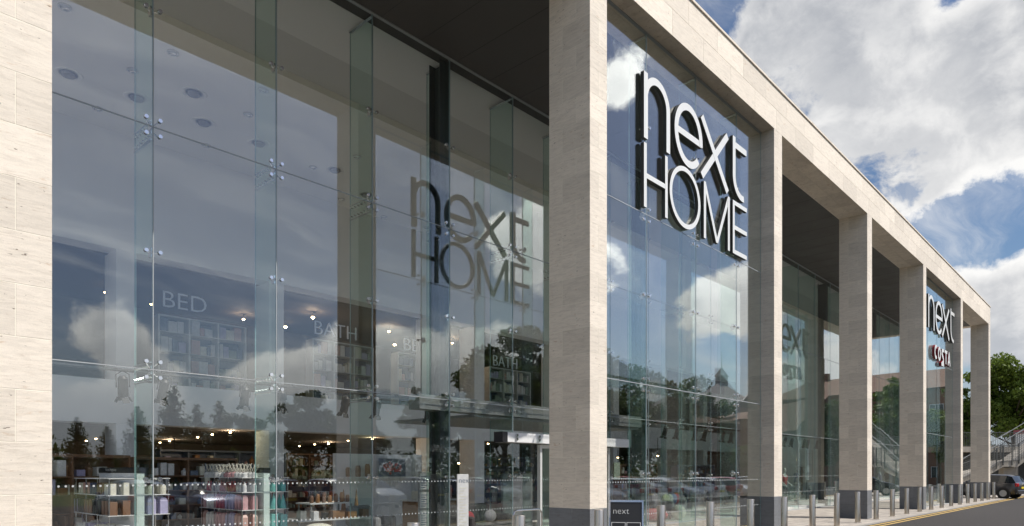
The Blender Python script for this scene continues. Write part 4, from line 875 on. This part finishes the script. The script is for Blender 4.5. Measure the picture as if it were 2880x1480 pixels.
# ------------------------------------------------------------------ cars
def car(paintm, L=4.1, Wd=1.72, H=1.46, hatch=True):
    r = thing('parked_car', cat='car'); hw = Wd / 2
    # stations: x, halfwidth, z_bottom, z_shoulder(belt), z_top, roof halfwidth ; rear at x=0
    if hatch: st = [(0.0, .80, .42, .60, .62, .7), (.04, .88, .30, .86, .90, .78), (.12, .93, .26, .93, 1.0, .72), (.34, .98, .24, .93, 1.36, .60), (.62, 1, .22, .93, 1.44, .60), (1.5, 1, .2, .92, 1.47, .62), (2.1, 1, .2, .90, 1.43, .61), (2.55, 1, .2, .90, 1.22, .64), (2.95, 1, .2, .92, .99, .72), (3.4, .98, .2, .86, .90, .78), (3.8, .93, .22, .74, .78, .72), (4.02, .84, .28, .62, .66, .66), (4.1, .72, .36, .52, .54, .6)]
    else: st = [(0.0, .82, .42, .62, .64, .7), (.05, .9, .30, .92, .96, .78), (.5, .98, .24, .95, 1.03, .78), (.95, 1, .22, .94, 1.30, .62), (1.35, 1, .2, .93, 1.42, .6), (1.9, 1, .2, .92, 1.44, .61), (2.4, 1, .2, .90, 1.39, .61), (2.85, 1, .2, .90, 1.15, .66), (3.2, 1, .2, .92, .98, .74), (3.8, .98, .2, .85, .90, .78), (4.25, .92, .22, .72, .78, .72), (4.45, .82, .28, .6, .64, .66), (4.5, .7, .36, .5, .52, .6)]
    k = L / st[-1][0]; kh = H / 1.46
    body = MB(); gl = MB(); rings = []
    for (x, w, zb, zs, zt, rw) in st:
        w *= hw; rwv = rw * hw * 1.12; zm = (zb + zs) / 2
        half = [(0.001, zb), (w * .86, zb), (w * .985, zb + (zs - zb) * .25), (w, zm), (w * .975, zs - .05), (w * .93, zs), (rwv + (w * .93 - rwv) * (0.12 if zt - zs > .2 else .4), zt - (.05 if zt - zs > .2 else .02)), (rwv * .9, zt - .008), (0.001, zt + .012)]
        ring_ = [(x * k, -y, z * kh) for y, z in half] + [(x * k, y, z * kh) for y, z in half[::-1]]
        rings.append(ring_)
    n = len(rings[0])
    for i in range(len(rings) - 1):
        tall0 = st[i][4] - st[i][3] > .2; tall1 = st[i + 1][4] - st[i + 1][3] > .2
        for j in range(n):
            q = (j + 1) % n; f = [rings[i][j], rings[i][q], rings[i + 1][q], rings[i + 1][j]]
            side = j in (5, n - 7); top = j in (6, 7, 8, 9, 10) 
            isg = (side and (tall0 and tall1)) or ((side or top) and (tall0 != tall1) and j != 8 and not (j in (6, 10) and False))
            if j == 8 and (tall0 != tall1): isg = True
            steep = (not tall0 and tall1) or (tall0 and not tall1)
            if top and not steep and i in ([6] if hatch else [6]) : isg = True
            if i == 3 and hatch and top: isg = False
            (gl if isg else body).add(f, [(0, 1, 2, 3)])
    body.add(rings[0], [tuple(range(n))]); body.add(rings[-1], [tuple(range(n - 1, -1, -1))])
    bm = body
    def merge(o):
        m_ = bmesh.new(); m_.from_mesh(o.data); bmesh.ops.remove_doubles(m_, verts=m_.verts, dist=.0005); bmesh.ops.recalc_face_normals(m_, faces=m_.faces); m_.to_mesh(o.data); m_.free()
        o.data.polygons.foreach_set('use_smooth', [True] * len(o.data.polygons)); o.data.set_sharp_from_angle(angle=R(35))
    merge(body.build('body', paintm, r)); merge(gl.build('windows', 'carglass', r))
    # pillars
    b = MB()
    for s in (-1, 1):
        for xx in ((1.55,) if hatch else (1.75,)): b.box(xx * k - .04, xx * k + .04, s * hw * .80 - .09, s * hw * .80 + .09, .9 * kh, 1.36 * kh)
    for s in (-1, 1):
        for xx in (.72, L - .82):
            w_ = MB(); w_.cyl((xx, s * (hw - .19), .31), (xx, s * (hw + .008), .31), .315, n=24); wo_ = w_.build('wheel', 'tyre', r, smooth=True)
            w_ = MB(); w_.cyl((xx, s * (hw - .02), .31), (xx, s * (hw + .016), .31), .21, .2, n=20)
            for a in range(5): w_.box(xx - .02 + .1 * math.cos(a * 1.257), xx + .02 + .1 * math.cos(a * 1.257), s * hw - .01, s * hw + .02 * s, .29 + .1 * math.sin(a * 1.257), .33 + .1 * math.sin(a * 1.257))
            w_.build('rim', 'alloy', wo_, smooth=True)
            w_ = MB(); w_.cyl((xx, s * (hw - .2), .33), (xx, s * (hw + .002), .33), .36, n=24); w_.build('wheel_arch', 'black', r)
    for s in (-1, 1):
        t_ = MB(); y0, y1 = sorted((s * hw * .62, s * hw * .93)); t_.cbox(-.015, .14, y0, y1, .72 * kh, .93 * kh, .03); t_.build('tail_light', 'redlens', r)
        t_ = MB(); y0, y1 = sorted((s * hw * .52, s * hw * .86)); t_.cbox(L - .28, L - .06, y0, y1, .56, .70, .03); t_.build('headlight', 'clearlens', r)
        t_ = MB(); t_.cbox(2.62 * k, 2.75 * k, *sorted((s * hw, s * (hw + .17))), .93, 1.05, .025); t_.build('wing_mirror', paintm, r)
        t_ = MB()
        for xx in (1.28, 2.25): t_.box(xx * k, xx * k + .16, *sorted((s * hw * .99, s * (hw + .02))), .80, .825)
        t_.build('door_handle', paintm, r)
    t_ = MB(); t_.box(-.035, 0.03, -.26, .26, .60 if hatch else .5, .71 if hatch else .61); t_.build('number_plate', 'plate', r)
    t_ = MB(); t_.cbox(-.06, .1, -hw * .86, hw * .86, .27, .50, .03); t_.build('rear_bumper', paintm, r)
    t_ = MB(); t_.cyl((-.02, 0, .83 * kh), (.03, 0, .83 * kh), .05, n=14); t_.build('badge', 'steel', r)
    return r
pg = paint('car_grey', (.05, .05, .055)); ps = paint('car_silver', (.42, .43, .44)); pb = paint('car_blue', (.04, .07, .16)); pk = paint('car_black', (.015, .015, .018)); pw = paint('car_white', (.7, .7, .7)); prd = paint('car_red', (.35, .02, .02))
# grey hatchback at the right, seen over its rear left corner
x, y = gpt(2893, 42.0)
c0 = car(pg); c0.location = (x - .3, y + .25, 0); c0.rotation_euler = (0, 0, R(76)); c0['label'] = 'dark grey hatchback with yellow rear number plate below the concrete stair'
# parked cars across the road, mirrored in the glass
cs = {('s', 1): car(ps, 4.3, 1.78, 1.5), ('b', 0): car(pb, 4.5, 1.78, 1.44, False), ('w', 1): car(pw, 4.0, 1.72, 1.48), ('k', 1): car(pk, 4.3, 1.8, 1.55), ('r', 1): car(prd, 4.1, 1.74, 1.5)}
row = [('s', 1), ('b', 0), ('k', 1), ('s', 1), ('w', 1), ('k', 1), ('b', 0), ('s', 1), ('s', 1), ('w', 1), ('s', 1), ('w', 1), ('r', 1), ('w', 1), ('s', 1), ('b', 0), ('w', 1)]
seen = set(); cnm = {'s': 'silver hatchback', 'b': 'dark blue saloon', 'w': 'white hatchback', 'k': 'black hatchback', 'r': 'red hatchback'}
for i, kk in enumerate(row):
    o = cs[kk] if kk not in seen else copy_tree(cs[kk]); seen.add(kk)
    xx = 9.5 + i * 2.75; nose = i % 3 != 1
    o.location = (xx, -4.2 if nose else -8.4, -.20); o.rotation_euler = (R(0), 0, R(-90) if nose else R(90)); o['group'] = 'cars parked across the road'
    o['label'] = '%s parked across the road, %s in its row, mirrored in the glass' % (cnm[kk[0]], ords[i])
# ------------------------------------------------------------------ trees
def leaves(b, c, rad, n, size, rr, squash=.8):
    c = np.array(c); u = rr.normal(size=(n, 3)); u /= np.linalg.norm(u, axis=1)[:, None]
    rr_ = rad * (rr.random(n) ** .42)[:, None]; p = c + u * rr_ * np.array([1, 1, squash])
    a = rr.normal(size=(n, 3)); a /= np.linalg.norm(a, axis=1)[:, None]; d = np.cross(a, rr.normal(size=(n, 3))); d /= np.linalg.norm(d, axis=1)[:, None]
    s = size * rr.uniform(.6, 1.3, (n, 1)); q = np.stack([p - a * s, p + d * s * .55, p + a * s, p - d * s * .55], 1)
    o = len(b.v); b.v += [tuple(v) for v in q.reshape(-1, 3)]; b.f += [(o + 4 * i, o + 4 * i + 1, o + 4 * i + 2, o + 4 * i + 3) for i in range(n)]; b.mi += [0] * n
def tree(name, label, h, cr, seed, leafm, n=7000, size=.16, conic=False, base=.28, group=None):
    rr = np.random.default_rng(seed); r = thing(name, label=label, cat='tree', group=group)
    t = MB(); t.cyl((0, 0, 0), (0.1, 0, h * .45), h * .022, h * .015, n=10); t.cyl((.1, 0, h * .45), (0, .1, h * (.9 if conic else .74)), h * .015, h * .003, n=8)
    cl = []; k = 0
    if conic:
        m_ = 34
        for i in range(m_):
            f = i / (m_ - 1); z = h * (base * .6 + (1 - base * .6) * f) ; rad = cr * (1 - f) ** .8 + .15; a = rr.uniform(0, 6.28); q = rad * rr.uniform(.3, .8)
            cl.append(((q * math.cos(a), q * math.sin(a), z), rad * .55 + .2))
    else:
        for i in range(64):
            u = rr.normal(size=3); u /= np.linalg.norm(u); q = rr.uniform(.2, .95)
            cl.append(((u[0] * cr * q, u[1] * cr * q, h * (base + (1 - base) * .5) + u[2] * h * (1 - base) * .5 * q), cr * rr.uniform(.16, .32)))
    for c_, rad in cl:
        t.cyl((0, 0, max(h * .2, c_[2] - h * .15)), c_, h * .006, h * .002, n=5)
    t.build('trunk', 'bark', r)
    b = MB(); tot = sum(x[1] ** 2 for x in cl)
    for c_, rad in cl: leaves(b, c_, rad, max(20, int(n * rad ** 2 / tot)), size, rr)
    me = bpy.data.meshes.new('crown'); me.from_pydata(b.v, [], b.f); me.materials.append(M[leafm]); o = bpy.data.objects.new('crown', me); COL.objects.link(o); o.parent = r
    return r
# direct view, right background
def place(o, px, t, z=0): x, y = gpt(px, t); o.location = (x, y, z)
o = tree('broadleaf_tree', 'large bright green broadleaf tree rising behind the concrete stair', 16.4, 5.0, 3, 'leaf', 20000, .2, base=.18); place(o, 2853, 76)
o = tree('broadleaf_tree', 'shorter green tree showing between the last two stone columns', 12.6, 3.0, 5, 'leafmid', 9000, .2, base=.12); place(o, 2728, 78)
o = tree('broadleaf_tree', 'green tree at the far right edge behind the railing', 14, 4.4, 9, 'leafmid', 9000, .24, base=.1); place(o, 2960, 80)
# mirrored ones
protos = {'con': tree('conifer_tree', 'x', 8.3, 2.0, 11, 'leafdark', 8000, .12, True), 'br': tree('broadleaf_tree', 'x', 9, 3.0, 12, 'leafdark', 11000, .14), 'br2': tree('broadleaf_tree', 'x', 9, 2.6, 13, 'leafmid', 11000, .14)}
first = set()
def mtree(kind, px, t, top, Yg, lab):
    o = protos[kind] if kind not in first else copy_tree(protos[kind]); first.add(kind)
    x, y = ref(px, t, Yg); hh = (HOR - top) * t / F + EYE + .4; k = hh / (8.3 if kind == 'con' else 9.0)
    o.location = (x, y, -.45); o.scale = (k, k, k); o.rotation_euler = (0, 0, px * .37); o['label'] = lab; o['group'] = 'trees across the car park mirrored in the glass'
i_ = 0
for kind, px, t, top in [('con', 215, 48, 1180), ('con', 300, 52, 1205), ('con', 385, 50, 1150), ('con', 497, 56, 1090), ('con', 560, 58, 1140), ('con', 625, 58, 1132), ('br', 700, 60, 1160), ('br', 875, 55, 1092), ('br', 1010, 66, 1150), ('br2', 1215, 62, 1070), ('br2', 1412, 62, 950), ('br', 1470, 80, 905), ('br2', 1330, 60, 1090)]:
    mtree(kind, px, t, top, YG, 'dark tree across the car park mirrored in the nearest bay, %s from the left' % ords[i_]); i_ += 1
i_ = 0
for kind, px, t, top in [('br', 1715, 60, 1095), ('br', 1803, 70, 1028), ('br', 1760, 62, 1110), ('br', 1858, 75, 1105), ('br', 1935, 72, 1060), ('con', 1995, 66, 1110), ('br2', 2100, 58, 1230), ('br2', 2650, 85, 1120)]:
    mtree(kind, px, t, top, YS, 'tree across the car park mirrored in the front glass screens, %s from the left' % ords[i_]); i_ += 1
for kind, px, t, top in [('br2', 2528, 80, 1035), ('br', 2340, 80, 1120)]:
    mtree(kind, px, t, top, YG, 'tree mirrored in the set-back glass, %s' % ('in the fourth bay beside the brick block' if px > 2400 else 'in the third bay beside the tile-roofed house'))
# wood and hedge line beyond the car park
rr = np.random.default_rng(44); b = MB()
for i in range(150):
    x = -40 + i * 1.1 + rr.uniform(-1, 1); y = -32 - rr.uniform(0, 6); leaves(b, (x, y, rr.uniform(.6, 2.6)), rr.uniform(1.4, 2.4), 130, .26, rr, .9)
me = bpy.data.meshes.new('hedge'); me.from_pydata(b.v, [], b.f); me.materials.append(M['leafdark']); o = bpy.data.objects.new('hedgerow', me); COL.objects.link(o); tag(o, 'continuous dark hedgerow beyond the car park mirrored in the glass', 'hedge', kind='stuff')
b = MB(); b.add([(-60, -24, -.45), (140, -24, -.45), (140, -36, 1.2), (-60, -36, 1.2), (140, -200, 2), (-60, -200, 2)], [(0, 1, 2, 3), (3, 2, 4, 5)]); b.build('grass_bank', 'grass', kind='structure')
# timber fence in front of the bank (mirrored)
r = thing('timber_fence', (50, -25.5, -.3), label='low timber fence along the grass bank mirrored in the front screen', cat='fence'); b = MB()
for i in range(240): b.box(-25 + i * .28, -25 + i * .28 + .12, 0, .03, 0, 1.3)
b.build('pales', 'wood', r); b = MB(); b.box(-25, 42, .032, .08, .3, .4); b.box(-25, 42, .032, .08, .95, 1.05); b.build('rails', 'wood', r)
# ------------------------------------------------------------------ buildings seen only mirrored
def windows(root, xs, zs, y, w, h, ny=-1):
    for x in xs:
        for z in zs:
            b = MB(); b.box(x - w / 2, x + w / 2, y, y + .06, z, z + h); f = b.build('window', 'winglass', root)
            b = MB(); b.box(x - w / 2 - .07, x - w / 2 - .001, y - .05, y + .05, z - .07, z + h + .07); b.box(x + w / 2 + .001, x + w / 2 + .07, y - .05, y + .05, z - .07, z + h + .07); b.box(x - w / 2, x + w / 2, y - .05, y + .05, z + h + .001, z + h + .07); b.box(x - .03, x + .03, y - .04, y - .001, z, z + h)
            b.build('frame', 'ledw', f)
def house(name, x, y, rz, w, d, eave, ridge, wallm, roofm, label, cols=4, flo=2, band=False, cupola=False, hip=True):
    r = thing(name, (x, y, -.5), rz, label=label, cat='building')
    b = MB(); b.box(-w / 2, w / 2, -d / 2, d / 2, 0, eave); b.build('wall', wallm, r)
    o_ = .5; rr0 = [(-w / 2 - o_, -d / 2 - o_, eave + .003), (w / 2 + o_, -d / 2 - o_, eave + .003), (w / 2 + o_, d / 2 + o_, eave + .003), (-w / 2 - o_, d / 2 + o_, eave + .003)]
    e = max(.5, w / 2 - d / 2) if hip else w / 2 + o_
    b = MB(); b.add(rr0 + [(-e, 0, ridge), (e, 0, ridge)], [(0, 1, 5, 4), (2, 3, 4, 5), (1, 2, 5), (3, 0, 4), (3, 2, 1, 0)]); rf = b.build('roof', roofm, r)
    if band: b = MB(); b.box(-w / 2 - .05, w / 2 + .05, -d / 2 - .06, -d / 2 - .001, eave * .62, eave * .76); b.build('band', 'render', r)
    if cupola:
        b = MB(); b.box(-1, 1, -1, 1, ridge - .8, ridge + 1.2); b.add([(-1.2, -1.2, ridge + 1.2), (1.2, -1.2, ridge + 1.2), (1.2, 1.2, ridge + 1.2), (-1.2, 1.2, ridge + 1.2), (0, 0, ridge + 3)], [(0, 1, 4), (1, 2, 4), (2, 3, 4), (3, 0, 4), (3, 2, 1, 0)]); b.cyl((0, 0, ridge + 3), (0, 0, ridge + 6), .08, .02, n=6); b.build('cupola', roofm, rf)
    else:
        b = MB(); b.box(w * .2, w * .2 + .9, -.4, .4, ridge - 1.5, ridge + 1.1); b.build('chimney', wallm, rf)
    windows(r, [(-w / 2 + w * (i + .5) / cols) for i in range(cols)], [1.2 + i * (eave - .6) / flo for i in range(flo)], -d / 2 - .03, min(1.4, w / cols * .5), min(1.6, (eave / flo) * .5))
    return r
x, y = ref(2030, 135, YS); house('house', x, y, R(165), 16, 14, 14, 19.5, 'render', 'slate', 'distant hip-roofed building with cupola mirrored in the front glass screen', cupola=True, flo=3)
x, y = ref(2150, 95, YS); house('house', x, y, R(150), 12, 9, 9.5, 15.5, 'brick', 'slate', 'dark gabled house mirrored beside the second stone column', hip=False)
x, y = ref(2075, 72, YS); house('shop_block', x, y, R(120), 14, 8, 7.0, 8.2, 'brick', 'tile', 'low brown brick building mirrored in the front glass screen', cols=5, flo=1)
x, y = ref(2632, 112, YS); house('brick_block', x, y - 4, R(100) + math.pi, 30, 12, 15.0, 18.6, 'brick', 'tile', 'brick block with tiled roof and ochre band mirrored in the far glass screens', cols=9, flo=3, band=True)
x, y = ref(2260, 105, YG); house('house', x, y, R(130), 12, 9, 8, 13, 'brick', 'tile', 'tile-roofed house mirrored in the third bay', hip=False)
# ------------------------------------------------------------------ stair, deck and railings at the right
dk = thing('raised_walkway', (60, 14, 0), label='raised concrete walkway with grey railings behind the last columns', cat='walkway')
xd = 60
def W2(px, t): return gpt(px, t)
a0 = Vector((*gpt(2560, 52), 0)); a1 = Vector((*gpt(3050, 52), 0)); u = (a1 - a0).normalized(); nrm = Vector((-u.y, u.x, 0))
if nrm.dot(a0) < 0: nrm = -nrm
LL = (a1 - a0).length
dk.location = a0; dk.rotation_euler = (0, 0, math.atan2(u.y, u.x))
sgn = 1
b = MB(); b.box(0, LL, 0, 6, 3.12, 3.52); b.build('deck', 'concrete', dk)
b = MB(); b.box(0, LL, 2.2, 2.5, 0, 3.118); b.build('retaining_wall', 'rail', dk)
b = MB()
for i in range(int(LL / .13)): b.box(i * .13, i * .13 + .02, .1, .12, 3.522, 4.56)
b.box(0, LL, .08, .14, 4.56, 4.61); b.box(0, LL, .08, .14, 3.6, 3.63); b.build('railing', 'rail', dk)
for i in range(6): b = MB(); b.cyl((1 + i * 2.6, 1.2, 0), (1 + i * 2.6, 1.2, 3.118), .18, n=12); b.build('support', 'concrete', dk)
# stair: in front of the deck, rising to the right
stt = thing('concrete_stair', tuple(a0 + u * 0), label='open concrete stair with mesh balustrade rising to the right beside the grey car', cat='stair')
stt.rotation_euler = dk.rotation_euler
tt = 47.0
o0 = Vector((*gpt(2700, tt), 0)); stt.location = o0
def sx(px): return (px - 2700) / F * tt * 1.02
def sz(py): return EYE + (HOR - py) * tt / F
# profile of the stair flight (x,z)
z_land = sz(1312); x_l = sx(2790)
pl = [(sx(2700), sz(1366)), (sx(2735), sz(1345)), (sx(2787), sz(1332)), (sx(2820), sz(1313)), (sx(2860), sz(1313)), (sx(2925), sz(1262)), (sx(3000), sz(1215)), (sx(3000), sz(1198)), (sx(2925), sz(1246)), (sx(2858), sz(1294)), (sx(2815), sz(1296)), (sx(2787), sz(1316)), (sx(2735), sz(1330)), (sx(2700), sz(1350))]
b = MB(); b.prism(pl, 0, 1.7); b.build('flight', 'concrete', stt)
b = MB()
top = [(sx(2700), sz(1350)), (sx(2787), sz(1316)), (sx(2815), sz(1296)), (sx(2858), sz(1294)), (sx(2925), sz(1246)), (sx(3000), sz(1198))]
for side_y in (-.03, 1.72):
    for (xa, za), (xb, zb_) in zip(top[:-1], top[1:]):
        m_ = max(1, int((xb - xa) / .12))
        for k in range(m_):
            f = k / m_; xx = xa + (xb - xa) * f; zz = za + (zb_ - za) * f; b.box(xx, xx + .014, side_y, side_y + .014, zz - .15, zz + 1.0)
        for hh in (.1, .26, .42, .58, .74, .9): b.cyl((xa, side_y + .007, za + hh), (xb, side_y + .007, zb_ + hh), .009, n=5)
        b.cyl((xa, side_y, za + 1.03), (xb, side_y, zb_ + 1.03), .028, n=8)
    for xx, zz in [(sx(2745), sz(1330)), (sx(2800), sz(1306)), (sx(2818), sz(1296)), (sx(2843), sz(1296)), (sx(2862), sz(1292)), (sx(2900), sz(1264))]:
        b.box(xx - .03, xx + .03, side_y - .02, side_y + .03, zz - .3, zz + 1.1)
b.build('balustrade', 'rail', stt)
b = MB()
for side_y in (.2, 1.4): b.cyl((sx(2745), side_y, sz(1290)), (sx(2880), side_y, sz(1208)), .025, n=8); b.cyl((sx(2860), side_y, sz(1222)), (sx(2960), side_y, sz(1160)), .025, n=8)
b.build('handrail', 'galv', stt)
b = MB(); b.box(sx(2835), sx(2870), .5, 1.0, 0, sz(1315)); b.build('support', 'concrete', stt)
# white cabin beyond the deck
x, y = gpt(2935, 62); r = thing('white_cabin', (x, y, 3.5), R(-50), label='small white cabin with dark red roof edge on the raised walkway at the right edge', cat='cabin'); b = MB(); b.box(-1.8, 1.8, -1, 1, 0, 1.55); b.build('wall', 'ledw', r); b = MB(); b.box(-1.9, 1.9, -1.1, 1.1, 1.552, 1.9); b.build('roof', 'red', r); b = MB(); b.box(-.1, .1, -1.08, -1.001, 0, 1.55); b.build('post', 'red', r)
# planting at stair foot
b = MB(); rr = np.random.default_rng(8); leaves(b, (0, 0, .4), .7, 500, .07, rr); me = bpy.data.meshes.new('shrub'); me.from_pydata(b.v, [], b.f); me.materials.append(M['leaf'])
o = bpy.data.objects.new('shrub', me); COL.objects.link(o); x, y = gpt(2711, 50); o.location = (x, y, 0); tag(o, 'low green shrub at the foot of the stair between the last two columns', 'shrub')
